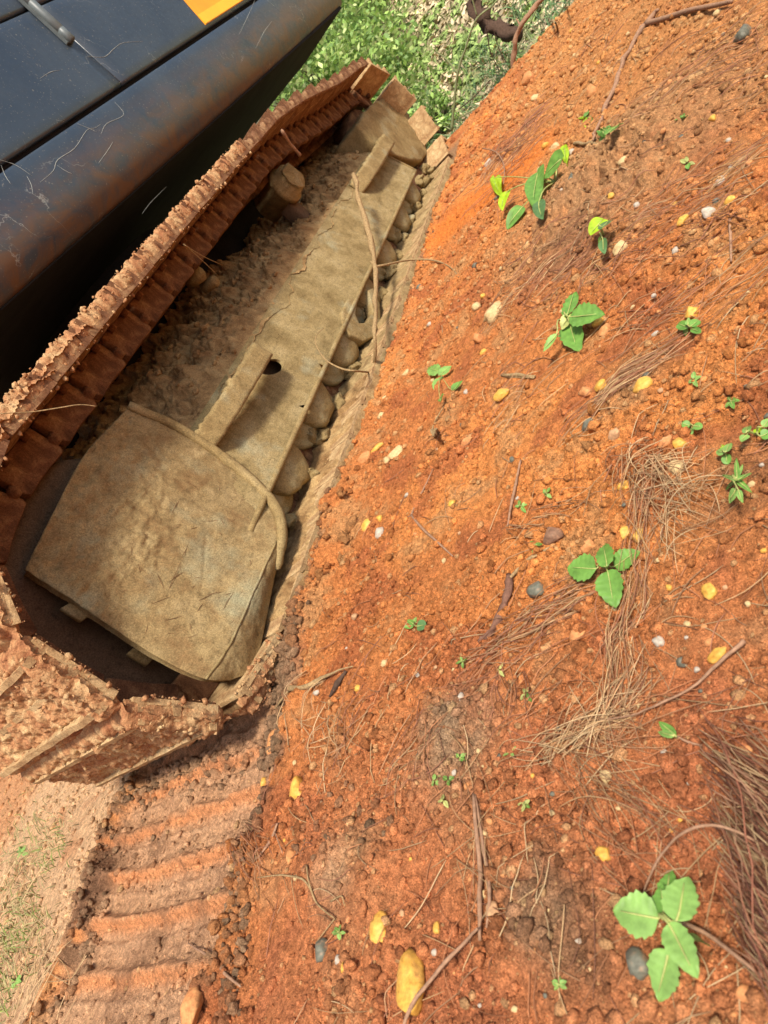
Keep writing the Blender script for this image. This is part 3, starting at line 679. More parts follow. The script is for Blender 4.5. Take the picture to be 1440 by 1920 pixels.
ring = [(i, 0) for i in range(NU)] + [(NU - 1, j) for j in range(1, NV_)] + [(i, NV_ - 1) for i in range(NU - 2, -1, -1)] + [(0, j) for j in range(NV_ - 2, 0, -1)]
V = list(gv.reshape(-1, 3)); Fc = [list(map(int, q)) for q in grid_faces(NU, NV_)]
n0 = len(V); cen = gv.mean((0, 1))
for (i, j) in ring:
    p = gv[i, j].copy(); d = cen - p; d[1] = 0; p = p + d * 0.02; V.append(p + np.array([0, 0.012, 0])); V.append(p + np.array([0, 0.035 if j == 0 else 0.14, 0]) + (0 if j == 0 else 0.10) * d)
m = len(ring)
for k in range(m):
    a = ring[k][0] * NV_ + ring[k][1]; b = ring[(k + 1) % m][0] * NV_ + ring[(k + 1) % m][1]
    c0 = n0 + 2 * k; c1 = n0 + 2 * ((k + 1) % m); Fc.append([a, c0, c1, b]); Fc.append([c0, c0 + 1, c1 + 1, c1])
GUARD = link('motor_guard', mesh_from('motor_guard', np.array(V), Fc, True), M['guard'], EX)
# rolled flange along the guard's far rim, and the weld crease
rim = [gv[i, NV_ - 1] + np.array([0.004, -0.006, 0.004]) for i in range(0, NU, 9)] + [gv[NU - 1, NV_ - 1] + np.array([0, -0.004, 0])]
v, f = tube(rim, [0.014, 0.017, 0.019, 0.014], 10, 2); link('guard_flange', mesh_from('guard_flange', v + 0.0015 * fb3(v, 60, 2, 3)[:, None], f, True), M['dust'], GUARD)
crs = [gv[int(NU * .80) - j // 24, j] + np.array([0, -0.0005, 0]) for j in range(0, NV_, 10)]
v, f = tube(crs, [0.004, 0.004], 6, 2); link('guard_crease', mesh_from('guard_crease', v, f, True), M['dust'], GUARD)
# little lugs under the guard's open edge
for (u, v_, w_) in ((160, 1140, 0.032), (285, 1215, 0.045)):
    p = onY(u, v_, 1.645)
    vv, ff = prism([(p[0] - w_, p[2] + .05), (p[0] - w_ * 1.1, p[2] - .010), (p[0] + w_ * .5, p[2] - 0.03), (p[0] + w_, p[2] + .02)], 1.645, 1.665, 0.003, 1)
    link('guard_lug', mesh_from('guard_lug', vv, ff), M['dust'], GUARD)
# marks gouged in the guard's clay film
rg = np.random.RandomState(11); parts = []
for k in range(70):
    i = rg.randint(50, int(NU * .75)); j = rg.randint(10, NV_ - 15); a = rg.normal(0.85, 0.6); L = rg.uniform(3, 30) * rg.rand() + 3
    i2 = int(np.clip(i + L * math.sin(a) * 0.8, 0, NU - 1)); j2 = int(np.clip(j + L * math.cos(a) * (1 if rg.rand() < .7 else -1), 0, NV_ - 1))
    if (i, j) == (i2, j2): continue
    p0, p1 = gv[i, j] + np.array([0, 0.0004, 0]), gv[i2, j2] + np.array([0, 0.0004, 0])
    parts.append(tube([p0, (p0 + p1) / 2 + rg.normal(size=3) * 0.002, p1], [0.0003, 0.0008, 0.0003], 5, 3))
v, f = join(*parts); link('clay_scrapes', mesh_from('clay_scrapes', v, f), M['rust'], GUARD, kind='stuff')

# drive sprocket disc behind the guard
v, f = cyl((1.055, 1.705, .435), (0, 1, 0), .36, .36, .05, 72, [(0.02, 0), (0.02, .20), (0.006, .22), (0.0, .34), (0.004, .362), (0.05, .365), (.05, 0)])
SP = link('drive_sprocket', mesh_from('drive_sprocket', v, f), M['wheel'], EX)
pts = []
for k in range(23):
    a = 2 * math.pi * k / 23
    for da, r in ((-.08, .300), (-.05, .352), (.05, .352), (.08, .300)): pts.append((1.04 + r * math.cos(a + da), .44 + r * math.sin(a + da)))
v, f = prism(pts, 1.765, 1.835, 0, 1); link('sprocket_teeth', mesh_from('sprocket_teeth', v, f, False), M['rust'], SP)
# front idler and its clay covered yoke
v, f = cyl((5.03, 1.70, .44), (0, 1, 0), .3, .3, .2, 48, [(0, 0), (0, .27), (0.01, .29), (.19, .29), (.2, .27), (.2, 0)]); mk('idler_wheel', v, f, M['rust'], EX)
yk = [(668, 232), (690, 200), (712, 184), (745, 192), (772, 222), (800, 262), (803, 285), (795, 300), (770, 300), (735, 290), (700, 268)]
pts = [(p[0], p[2]) for p in (onY(u, v_, 1.60) for u, v_ in yk)]
v, f = prism(pts, 1.60, 1.88, 0.022, 3)
bm = bmesh.new(); vs = [bm.verts.new(a) for a in v]; [bm.faces.new([vs[a] for a in q]) for q in f]
bmesh.ops.triangulate(bm, faces=bm.faces); bmesh.ops.subdivide_edges(bm, edges=[e for e in bm.edges if e.calc_length() > .05], cuts=3, use_grid_fill=True)
bmesh.ops.subdivide_edges(bm, edges=[e for e in bm.edges if e.calc_length() > .03], cuts=1, use_grid_fill=True)
bm.verts.ensure_lookup_table(); bm.normal_update()
vv = np.array([a.co[:] for a in bm.verts]); nn = np.array([a.normal[:] for a in bm.verts]); ff = [[a.index for a in q.verts] for q in bm.faces]; bm.free()
bm2 = 0.010 * fb3(vv, 9, 3, 4) + 0.008 * np.sin(vv[:, 2] * 150 + 3 * fb3(vv, 10, 2, 5)) * sm(5.2, 5.4, vv[:, 0])
mk('idler_yoke', vv + nn * bm2[:, None], ff, M['dust'], EX)
p = onY(700, 262, 1.66)
v, f = rock((4.72, 1.70, 0.40), 0.16, 77, (1.5, .5, .8), 3, 0.2, 2.2, 0.0); mk('yoke_clay', v, f, M['clay'], EX, kind='stuff')

# track rollers: flanged wheels and round end caps below the frame lip
RX = [1.22, 1.66, 2.06, 2.50, 3.02, 3.50, 4.03, 4.44]
def capmesh(seed):
    bv, bf = ICO3
    v = bv.copy(); v[:, 1] = np.sign(v[:, 1]) * np.abs(v[:, 1]) ** 0.4
    v = v * np.array([0.120, 0.034, 0.112]); v[:, 2] = np.where(v[:, 2] > 0, v[:, 2] * 0.25, v[:, 2]); notch = np.exp(-((v[:, 0] + 0.02) / 0.02) ** 2) * (v[:, 2] < -0.06)
    v[:, 2] += 0.022 * notch; v = v * (1 + 0.10 * fb3(v + seed, 12, 4, seed, .6))[:, None]
    return mesh_from('roller_cap', v, bf)
for k, X in enumerate(RX):
    v, f = cyl((0, 0, 0), (0, 1, 0), .1, .1, .3, 40, [(0, 0), (0, .085), (.006, .105), (.012, .107), (.016, .128), (.022, .138), (.045, .140), (.052, .13), (.06, .10), (.30, .10), (.30, 0)])
    v = v * (1 + 0.02 * fb3(v + k, 18, 2, k))[:, None]
    r_ = link('track_roller', mesh_from('track_roller', v, f), M['dust'], EX, (X - 0.09, 1.610, .200))
    me = capmesh(k + 1); me.materials.append(M['dust']); link('roller_cap', me, None, r_, (0.10, -0.008, -0.036), None, True)
# hooked chain guide
hk = [(652, 560), (640, 585), (643, 612), (655, 628), (682, 641), (700, 632), (713, 600), (712, 570), (700, 540), (690, 545), (699, 585), (686, 606), (672, 606), (666, 590), (672, 560)]
pts = [(a[0], a[2]) for a in (onY(u, v_, 1.55) for u, v_ in hk)]
v, f = prism(pts, 1.545, 1.60, 0.008, 2); v = v + 0.003 * fb3(v, 20, 2, 6)[:, None]; mk('chain_guide', v, f, M['dust'], EX)
# clay lumps sitting on the lower chain
rg = np.random.RandomState(8); parts = []
for k in range(19):
    X = 0.98 + k * 0.242 + rg.uniform(-.01, .01)
    parts.append(rock((X, 1.64, .100), .046, 300 + k, (1, .8, 1.0), 3, .35, 2.2))
    parts.append(rock((X + .02, 1.615, .058), .048, 320 + k, (1.2, .8, .6), 3, .40, 2.2))
v, f = join(*parts); v = v + 0.007 * fb3(v, 45, 4, 6, .6)[:, None]; mk('chain_clay', v, f, M['dust'], EX, kind='stuff')
# clay film on the inside of the lower shoes
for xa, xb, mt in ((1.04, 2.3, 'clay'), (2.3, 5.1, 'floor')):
    A, B = np.meshgrid(np.linspace(xa, xb, 300), np.linspace(1.435, 1.70, 45), indexing='ij')
    ph = A / pitch + 0.15 * B; ph = ph - np.floor(ph)
    Z = 0.020 + 0.10 * (B - 1.45) + 0.010 * fbm(A, B, 7, 3, 6) + 0.004 * fbm(A, B, 40, 2, 7) + 0.016 * sm(.0, .08, ph) * (1 - ph) - 0.05 * (1 - sm(1.437, 1.455, B))
    mk('floor_clay', np.stack([A, B, Z], -1).reshape(-1, 3), grid_faces(300, 45), M[mt], EX, kind='stuff')

# carrier roller under the upper run
c = onY(550, 328, 1.66)
v, f = cyl((0, 0, 0), (0, 1, 0), .08, .08, .25, 32, [(0, 0), (0, .062), (.008, .078), (.055, .082), (.06, .098), (.09, .10), (.10, .08), (.25, .08), (.25, 0)])
CR = link('carrier_roller', mesh_from('carrier_roller', v, f), M['dust'], EX, (c[0], 1.665, c[2]))
vv, ff = rock((0, 0.0, 0), 0.085, 21, (1.0, .22, 1.0), 3, .12, 3.0, 0.0); link('roller_clay', mesh_from('roller_clay', vv, ff), M['dust'], CR, (0, -0.006, 0), None, True)
v, f = prism([(c[0] - .05, .5), (c[0] - .04, c[2]), (c[0] + .04, c[2]), (c[0] + .05, .5)], 1.77, 1.86, .01, 1); mk('roller_post', v, f, M['wheel'], EX)
# grease valve pair half sunk in the clay
for (u, v_, r_) in ((372, 520, .032), (400, 533, .024)):
    p = onY(u, v_, 1.74); v, f = cyl(p - np.array([0, 0.03, 0]), (0, 1, 0.25), r_, r_, .08, 24, [(0, 0), (0, r_ * .5), (.004, r_ * .55), (.004, r_ * .85), (.012, r_), (.08, r_), (.08, 0)])
    mk('grease_valve', v, f, M['dust'], EX)
# undercarriage core and far track belt, added dark to keep sky light out
v, f = prism([(1.6, .30), (1.6, .78), (2.2, .86), (4.0, .88), (5.0, .80), (5.3, .60), (5.3, .30)], 2.16, 3.5, .02, 1); mk('car_body_blocker', v, f, M['dark'], EX)
v, f = cyl((3.0, 2.85, .84), (0, 0, 1), .62, .62, .30, 48, [(0, 0), (0, .62), (.3, .62), (.3, 0)]); mk('swing_ring', v, f, M['dark'], EX)
v, f = prism([(1.75, .02), (5.3, .02), (5.46, .25), (5.46, .6), (5.2, .84), (1.8, .84), (1.62, .6), (1.62, .25)], 3.55, 4.25, .05, 2); mk('far_track_blocker', v, f, M['rust'], EX)

# ------------------------------------------------------------------ upper body of the excavator
SLP = -0.110
def side(x, inset=0.0): return 1.735 + SLP * (x - 2.9) + inset
def sheet(name, x0, x1, prof, mat, nx=60, parent=EX, closed=False):
    """prof: list of (inset, z) swept along the body side"""
    xs = np.linspace(x0, x1, nx); V = []
    for xx_ in xs:
        for i_, z_ in prof: V.append((xx_, side(xx_, i_), z_))
    f = [list(map(int, q)) for q in grid_faces(nx, len(prof))]
    if closed:
        k = len(prof)
        for i in range(nx - 1): f.append([i * k + k - 1, (i + 1) * k + k - 1, (i + 1) * k, i * k])
        f.append(list(range(k))); f.append([(nx - 1) * k + j for j in range(k)][::-1])
    return link(name, mesh_from(name, np.array(V), f, True), mat, parent)
XB0, XB1 = 1.0, 5.74
arcp = [(0.002 + 0.095 * (1 - math.cos(a)), 1.352 - 0.150 * math.sin(a)) for a in np.linspace(0, math.pi / 2 * .93, 14)]
sill = [(0.03, 1.500), (0.012, 1.502), (0.003, 1.498), (0.0, 1.488), (0.0, 1.45), (0.0, 1.40), (0.0, 1.365)] + arcp + [(0.16, 1.20), (0.5, 1.205)]
sheet('sill_panel', XB0, XB1, sill, M['paint'], 80)
def bentpanel(name, x0, x1, z0, z1, parent=EX):
    r = 0.006
    prof = [(0.03, z0), (0.008, z0), (0.002, z0 + r), (0.0, z0 + 2 * r)] + [(0.0, z) for z in np.linspace(z0 + .05, z1 - .05, 5)] + [(0.0, z1 - 2 * r), (0.002, z1 - r), (0.008, z1), (0.03, z1)]
    o = sheet(name, x0, x1, prof, M['paint'], 30, parent, True); return o
bentpanel('door_panel', XB0, 3.128, 1.522, 1.925); bentpanel('door_panel', 3.137, XB1 - 0.03, 1.522, 1.925)
bentpanel('upper_panel', XB0, 3.128, 1.934, 2.45); bentpanel('upper_panel', 3.137, XB1 - 0.03, 1.934, 2.45)
bk = link('body_shell', mesh_from('body_shell', *join(prism([(XB0, 1.40), (XB0, 2.44), (XB1 - .04, 2.44), (XB1 - .04, 1.40)], 0, 1.0, 0, 1))), M['dark'], EX)
vs = np.array([v.co[:] for v in bk.data.vertices]); vs[:, 1] = np.where(vs[:, 1] < .5, [side(a) + 0.028 for a in vs[:, 0]], 4.1)
bk.data.vertices.foreach_set('co', vs.astype(np.float32).ravel()); bk.data.update()
# underside with the slanting tail edge
ue = [(onZ(*p, 1.2)[0], onZ(*p, 1.2)[1]) for p in ((650, 0), (575, 112), (480, 230))]
outline = [(XB0, side(XB0, .09)), (3.0, side(3.0, .09)), (ue[0][0] - .02, side(ue[0][0], .06)), (ue[1][0], ue[1][1]), (ue[2][0], ue[2][1]), (4.9, 3.2), (4.9, 4.1), (XB0, 4.1)]
bm = bmesh.new(); vs = [bm.verts.new((a, b, 1.196)) for a, b in outline]; fc = bm.faces.new(vs)
r = bmesh.ops.extrude_face_region(bm, geom=[fc])
for q in r['geom']:
    if isinstance(q, bmesh.types.BMVert): q.co.z = 1.45
bmesh.ops.recalc_face_normals(bm, faces=bm.faces); me = bpy.data.meshes.new('belly_plate'); bm.to_mesh(me); bm.free()
link('belly_plate', me, M['dark'], EX)
# beams below the belly plate
def bar(name, p0, p1, wd, ht, mat):
    p0 = Vector(p0); p1 = Vector(p1); d = (p1 - p0); L = d.length; q = d.to_track_quat('X', 'Z')
    bm = bmesh.new(); bmesh.ops.create_cube(bm, size=1)
    for a in bm.verts: a.co = Vector((a.co.x * L, a.co.y * wd, a.co.z * ht))
    bmesh.ops.bevel(bm, geom=list(bm.edges), offset=min(wd, ht) * .12, segments=2, affect='EDGES')
    me = bpy.data.meshes.new(name); bm.to_mesh(me); bm.free(); me.transform(q.to_matrix().to_4x4()); return link(name, me, mat, EX, (p0 + p1) / 2)
p0 = onZ(0, 820, 1.04); p1 = onZ(190, 585, 1.04)
bar('belly_rail', p0 + (p0 - p1) * .3, p1 + (p1 - p0) * .6, .03, .04, M['grey'])
# yellow stripe on the door panels
def decal(name, pts, mat, off=-0.003):
    V = [(a, side(a, off), z) for a, z in pts]; V2 = [(a, side(a, 0.001), z) for a, z in pts]; n = len(V)
    f = [list(range(n)), list(range(n, 2 * n))[::-1]] + [[i, (i + 1) % n, n + (i + 1) % n, n + i] for i in range(n)]
    return link(name, mesh_from(name, np.array(V + V2), f, False), mat, EX)
def onside(u, v):
    r = ray(u, v); t = (1.735 - SLP * 2.9) / (r[1] - SLP * r[0]); p = CAM + r * t; return (p[0], p[2])
a = onside(385, 47); b = onside(344, 0)
sx = (b[0] - a[0]) / (b[1] - a[1])
decal('yellow_stripe', [(a[0], a[1]), (5.68, a[1]), (5.68, a[1] + .3), (a[0] + .3 * sx, a[1] + .3)], M['yellow'])
decal('yellow_band', [(a[0] + 0.055 * sx, a[1] + .055), (5.675, a[1] + .055), (5.675, a[1] + .003), (a[0] + .006, a[1] + .003)], M['yellow2'], -0.0055)
# hinge with barrel
hx = onside(100, 52)[0]
v, f = cyl((hx, side(hx, -0.016), 1.745), (0, 0, 1), .02, .02, .26, 20, [(0, 0), (0, .014), (.004, .019), (.055, .019), (.057, .0165), (.060, .019), (.19, .019), (.192, .0165), (.195, .019), (.256, .019), (.26, .014), (.26, 0)])
H = link('door_hinge', mesh_from('door_hinge', v, f), M['grey'], EX)
bar('hinge_leaf', (hx - 0.03, side(hx, -0.004), 1.875), (hx + 0.03, side(hx, -0.004), 1.875), .012, .25, M['grey'])
v, f = rock((4.0, side(4.0, -0.004), 1.73), .022, 4, (1.0, .3, .8), 2, .3); mk('mud_splat', v, f, M['clay'], EX)
# long scratches in the paint
parts = []
SC = [[(165, 105), (195, 107), (215, 90), (232, 80), (268, 78)], [(75, 342), (100, 320), (108, 300), (140, 278), (162, 245), (178, 240), (190, 232)], [(190, 250), (200, 232), (232, 215), (215, 192)],
      [(145, 232), (165, 240), (182, 248)], [(50, 330), (58, 345), (62, 365)], [(185, 305), (200, 285), (212, 266)], [(107, 310), (122, 320), (135, 326)], [(448, 65), (465, 30), (478, 0)], [(500, 0), (528, 22)],
      [(0, 300), (30, 310), (60, 330)], [(75, 147), (95, 135), (112, 132)], [(330, 320), (300, 350), (285, 370)], [(20, 345), (10, 330), (2, 310)], [(105, 225), (120, 228)], [(480, 90), (495, 60), (510, 40)]]
for s in SC:
    pts = []
    for (u, v_) in s:
        q = onside(u, v_)
        inset = 0.0 if q[1] > 1.352 else 0.002 + 0.095 * (1 - math.sqrt(max(0, 1 - ((1.352 - q[1]) / .150) ** 2)))
        pts.append((q[0], side(q[0], inset - 0.0005), q[1]))
    parts.append(tube(pts, [0.0004, 0.0011, 0.0008, 0.0004], 5, 4))
v, f = join(*parts); mk('paint_scratches', v, f, M['scratch'], EX, kind='stuff')
print('excavator done')

# ------------------------------------------------------------------ batches of blades and needles
def batch_tubes(name, paths, rad, cols, mat, kind='stuff', label=None, cat=None, nside=3):
    """paths (N, K, 3), rad (N, K), cols (N, 3)"""
    N, K, _ = paths.shape
    T = np.gradient(paths, axis=1); T /= np.linalg.norm(T, axis=2, keepdims=True) + 1e-9
    up = np.array([0.03, 0.05, 1.0]); A = np.cross(T, up); A /= np.linalg.norm(A, axis=2, keepdims=True) + 1e-9; B = np.cross(T, A)
    ring = []
    for k in range(nside):
        th = 2 * math.pi * k / nside + 0.5; ring.append(paths + rad[..., None] * (math.cos(th) * A + math.sin(th) * B))
    V = np.stack(ring, 2).reshape(-1, 3)
    n = np.arange(N)[:, None, None]; i = np.arange(K - 1)[None, :, None]; k = np.arange(nside)[None, None, :]
    b0 = n * K * nside + i * nside; a = b0 + k; b = b0 + (k + 1) % nside
    Fq = np.stack([a, b, b + nside, a + nside], -1).reshape(-1, 4)
    C = np.repeat(cols, K * nside, 0)
    o = link(name, mesh_from(name, V, Fq, True, C), mat, kind=kind); 
    return tag(o, label, cat)
rg = np.random.RandomState(21)
NP, NR_, NC = [], [], []
NK = 9
STRAW = np.array([(0.46, 0.29, 0.14), (0.36, 0.20, 0.10), (0.28, 0.12, 0.065), (0.52, 0.36, 0.19), (0.40, 0.17, 0.075)])
def needle(p, ang, L, r, c, lift, curve):
    s = np.linspace(-0.5, 0.5, NK); a = ang + curve * s
    dx = np.cos(a); dy = np.sin(a); x = p[0] + np.cumsum(dx) * L / NK - dx.sum() * L / NK / 2; y = p[1] + np.cumsum(dy) * L / NK - dy.sum() * L / NK / 2
    NP.append((x, y, lift)); NR_.append(r * np.array([.5] + [1.0] * (NK - 2) + [.3])); NC.append(c)
def gdir(u, v, du, dv):
    a = onZ(u - du * 20, v - dv * 20); b = onZ(u + du * 20, v + dv * 20); return math.atan2(b[1] - a[1], b[0] - a[0])
def clump(u0, v0, u1, v1, wid, du, dv, n, L=0.16, jit=0.18, r=0.0008, pal=(0, 1, 2, 4), curve=0.5, lift=0.006):
    for k in range(n):
        t = rg.rand(); u = u0 + (u1 - u0) * t + rg.normal() * wid; v = v0 + (v1 - v0) * t + rg.normal() * wid
        p = onZ(u, v)
        if p[0] > 6.0: continue
        d = math.hypot(p[0], p[1])
        needle(p, gdir(u, v, du, dv) + rg.normal() * jit * (1.5 if rg.rand() < .7 else 3.5), L * rg.uniform(.5, 1.2), r * rg.uniform(.55, 1.1) * (0.55 + 0.45 * d), STRAW[pal[rg.randint(len(pal))]] * rg.uniform(.7, 1.25), lift * rg.uniform(.2, 1.4), rg.normal() * curve)
V_ = (0, 3, 0, 1)
clump(1235, 880, 1165, 1240, 14, -0.15, 1, 75, 0.17, .12, pal=(0, 2, 1, 4), lift=0.012)
clump(1175, 1150, 1150, 1400, 16, -0.10, 1, 45, 0.13, .16, pal=(2, 4, 1, 0))
clump(1010, 1425, 1170, 1350, 14, 1, -0.30, 70, 0.13, .22, pal=(0, 3, 1), lift=0.010)
clump(1090, 1380, 1190, 1290, 14, 0.5, -1, 50, 0.12, .25, pal=(0, 3, 1), lift=0.010)
clump(1200, 880, 1330, 930, 18, 1, -0.1, 75, 0.11, 1.6, pal=(3, 0, 1), lift=0.016)
clump(1190, 900, 1290, 1010, 14, 0.5, 1, 45, 0.12, .5, pal=(3, 0, 1), lift=0.014)
clump(900, 1240, 1090, 1120, 14, 1, -0.55, 55, 0.16, .14, pal=(0, 1, 2), lift=0.008)
clump(860, 1290, 1060, 1170, 20, 1, -0.50, 25, 0.18, .16, pal=(2, 4, 1))
clump(945, 1250, 985, 1330, 14, 0.05, 1, 26, 0.11, .16, pal=(2, 4))
clump(1090, 790, 1250, 640, 12, 1, -0.85, 55, 0.17, .12, pal=(0, 1, 2), lift=0.010)
clump(1150, 640, 1440, 470, 22, 1, -0.62, 55, 0.18, .28, pal=(1, 2, 4, 0))
clump(1180, 420, 1440, 300, 24, 1, -0.62, 70, 0.18, .30, pal=(1, 2, 4, 0))
clump(1100, 520, 1380, 380, 24, 1, -0.60, 70, 0.18, .30, pal=(1, 2, 4, 2))
clump(900, 610, 1130, 470, 18, 1, -0.75, 65, 0.18, .28, pal=(1, 2, 0, 2))
clump(960, 520, 1090, 430, 18, 1, -0.75, 35, 0.18, .28, pal=(1, 2, 4, 2))
clump(915, 320, 1010, 225, 10, 1, -1.0, 55, 0.26, .2, pal=(2, 1, 2), lift=0.012)
clump(880, 380, 1000, 260, 14, 1, -1.0, 40, 0.25, .18, pal=(2, 1, 4))
clump(1250, 190, 1440, 60, 40, 1, -0.7, 80, 0.20, .3, pal=(1, 2, 4))
clump(1000, 60, 1250, 200, 50, 1, -1.0, 60, 0.18, .4, pal=(1, 2, 0))
clump(1110, 1430, 1250, 1560, 8, 1, 0.75, 22, 0.20, .12, pal=(1, 0, 2), lift=0.010)
clump(1080, 1430, 1210, 1640, 16, 0.6, 1, 18, 0.18, .18, pal=(4, 0, 1))
clump(880, 1400, 900, 1700, 24, 0.1, 1, 18, 0.13, .25, pal=(1, 2, 0))
clump(560, 1290, 640, 1400, 26, 0.5, 1, 36, 0.12, .6, pal=(1, 0, 3), curve=1.2, lift=0.014)
clump(470, 1560, 500, 1640, 12, 0.15, 1, 40, 0.09, .18, pal=(1, 2, 4), lift=0.012)
clump(740, 1480, 830, 1380, 18, 0.5, -1, 16, 0.14, .3, pal=(2, 4))
clump(640, 1420, 700, 1240, 18, 0.35, -1, 12, 0.14, .3, pal=(1, 2))
clump(900, 800, 1010, 690, 26, 1, -0.8, 30, 0.12, .4, pal=(1, 0, 2))
clump(960, 1010, 1100, 940, 16, 1, -0.3, 22, 0.12, .25, pal=(0, 1))
clump(1000, 1360, 1290, 1370, 26, 1, -0.25, 24, 0.16, .2, pal=(4, 1))
clump(20, 1580, 90, 1880, 30, -0.35, 1, 90, 0.20, .35, pal=(3, 0, 3), lift=0.010)
for k in range(760):
    u = rg.uniform(480, 1500); v = rg.uniform(0, 1980)
    if onZ(u, v)[1] > 1.33 and v < 1350: continue
    if ray(u, v)[2] > -0.15: continue
    p = onZ(u, v); p[0] += rg.normal() * .05
    if p[0] > 5.9: continue
    d = math.hypot(p[0], p[1])
    needle(p, gdir(u, v, 1, -0.55) + rg.normal() * 1.0, rg.uniform(.03, .15), 0.0007 * (0.7 + 0.45 * d) * rg.uniform(.6, 1.3), STRAW[rg.randint(5)] * rg.uniform(.6, 1.2), rg.uniform(0.001, .005), rg.normal() * .7)
X_ = np.array([a[0] for a in NP]); Y_ = np.array([a[1] for a in NP]); LF = np.array([a[2] for a in NP])
Hh = hz(X_.ravel(), Y_.ravel()).reshape(X_.shape)
Hs = Hh.copy()
for _ in range(3): Hs[:, 1:-1] = np.maximum(Hh[:, 1:-1], (Hs[:, :-2] + Hs[:, 2:]) / 2)
pp = np.stack([X_, Y_, Hs + LF[:, None] * (0.3 + np.sin(np.linspace(0, math.pi, NK)))[None]], -1)
batch_tubes('pine_needles', pp, np.array(NR_), np.array(NC), M['needle'], 'stuff', 'brown and straw coloured fallen pine needles strewn over the red earth', 'pine needles')

# ------------------------------------------------------------------ crumbs of earth and grit
rg = np.random.RandomState(33)
OCT = (np.array([(1, 0, 0), (-1, 0, 0), (0, 1, 0), (0, -1, 0), (0, 0, 1), (0, 0, -1)], float), np.array([(0, 2, 4), (2, 1, 4), (1, 3, 4), (3, 0, 4), (2, 0, 5), (1, 2, 5), (3, 1, 5), (0, 3, 5)]))
def crumbs(name, x, y, r, cols, mat, label, cat, sink=0.25, z=None, base_=None):
    bv, bf = base_ or ICO1; N = len(x); nv = len(bv)
    jit = 1 + rg.uniform(-.30, .30, (N, nv, 1)); fl = np.stack([rg.uniform(.75, 1.3, N), rg.uniform(.75, 1.3, N), rg.uniform(.55, .95, N)], 1)
    v = bv[None] * jit * fl[:, None] * r[:, None, None]
    a = rg.uniform(0, 6.28, N); ca, sa = np.cos(a)[:, None], np.sin(a)[:, None]
    vx = v[..., 0] * ca - v[..., 1] * sa; vy = v[..., 0] * sa + v[..., 1] * ca
    z = hz(x, y) if z is None else z
    V = np.stack([vx + x[:, None], vy + y[:, None], v[..., 2] + (z + r * (0.5 - sink))[:, None]], -1).reshape(-1, 3)
    Fq = (bf[None] + (np.arange(N) * nv)[:, None, None]).reshape(-1, 3)
    return tag(link(name, mesh_from(name, V, Fq, False, np.repeat(cols, nv, 0)), mat, kind='stuff'), label, cat)
def scatter(n, rmin, rmax, amax, amin):
    r = np.exp(rg.uniform(math.log(rmin), math.log(rmax), n)); a = rg.uniform(amin, amax, n); return r * np.cos(a), r * np.sin(a)
x, y = scatter(420000, 0.28, 6.4, 1.62, -0.35)
den = 0.5 + 0.5 * fbm(x, y, 2.6, 3, 3) + 0.35 * fbm(x, y, 8, 3, 13)
for (px, py, r, c, s) in PATCH:
    if c is ORANGE: den = den - 0.6 * np.exp(-((x - px) ** 2 + (y - py) ** 2) / (r * r))
den = den + 0.25 * sm(1.8, 3.0, x)
pm, yl, yr = print_mask(x, y)
den = np.where(pm > .5, den * 0.35, den)
for (u, v, r) in ((770, 1330, .10), (800, 1380, .09), (700, 1420, .08), (860, 1180, .07), (640, 1340, .07)):
    p = onZ(u, v); den = den + 0.9 * np.exp(-((x - p[0]) ** 2 + (y - p[1]) ** 2) / (r * r))
under = (y > 1.44) & (y < 2.2) & (x > 1.0)
keep = (rg.rand(len(x)) < np.clip(den, 0.06, 1) * 0.42) & ~under & (x < 6.2) & (y > -0.5) & (y < 4.5)
x, y = x[keep], y[keep]; d = np.hypot(x, y)
r = np.clip(0.00130 * (rg.pareto(2.5, len(x)) + 0.75) * (0.5 + 0.85 * d), 0.0008, 0.008 + 0.002 * d)
C = colour(x, y) * rg.uniform(.70, 1.40, (len(x), 1))
pale = rg.rand(len(x)) < 0.14 + 0.14 * (x > 2.0); C[pale] = C[pale] * 0.45 + np.array([0.62, 0.38, 0.17]) * 0.55
print('crumbs', len(x))
sml = r < 0.0022 * (0.5 + 0.85 * d); CR_ALL = (x, y, r, C)
crumbs('fine_crumbs', x[sml], y[sml], r[sml], C[sml], SOIL, 'fine red grains of earth between the larger crumbs', 'earth grains', base_=OCT)
x, y, r, C = x[~sml], y[~sml], r[~sml], C[~sml]
crumbs('soil_crumbs', x, y, r, C, SOIL, 'red and ochre crumbs of earth and grit covering the slope', 'earth crumbs')
# clods broken off along the track, its front and its prints
cx, cy, cr_ = [], [], []
def clodline(pts, n, wid, r0, r1):
    P_ = np.array(pts)
    for k in range(n):
        i = rg.randint(len(P_) - 1); t = rg.rand(); q = P_[i] * (1 - t) + P_[i + 1] * t + rg.normal(size=2) * wid
        cx.append(q[0]); cy.append(q[1]); cr_.append(r0 + (r1 - r0) * rg.rand() ** 3)
gp = lambda *a: [tuple(onZ(u, v)[:2]) for u, v in a]
clodline(gp((495, 1400), (530, 1310), (560, 1200), (600, 1060), (625, 960), (640, 900)), 420, 0.022, 0.003, 0.017)
clodline(gp((480, 1410), (500, 1350), (515, 1270), (530, 1210)), 420, 0.028, 0.003, 0.014)
clodline(gp((640, 900), (700, 700), (790, 520), (845, 300)), 350, 0.015, 0.003, 0.012)
clodline(gp((230, 1500), (190, 1600), (160, 1700), (150, 1800), (60, 1915)), 300, 0.022, 0.003, 0.013)
clodline(gp((480, 1480), (465, 1600), (440, 1720), (430, 1900)), 420, 0.022, 0.003, 0.012)
clodline(gp((230, 1490), (330, 1440), (430, 1430)), 260, 0.03, 0.003, 0.014)
clodline(gp((200, 1600), (330, 1600), (440, 1540)), 120, 0.04, 0.002, 0.008)
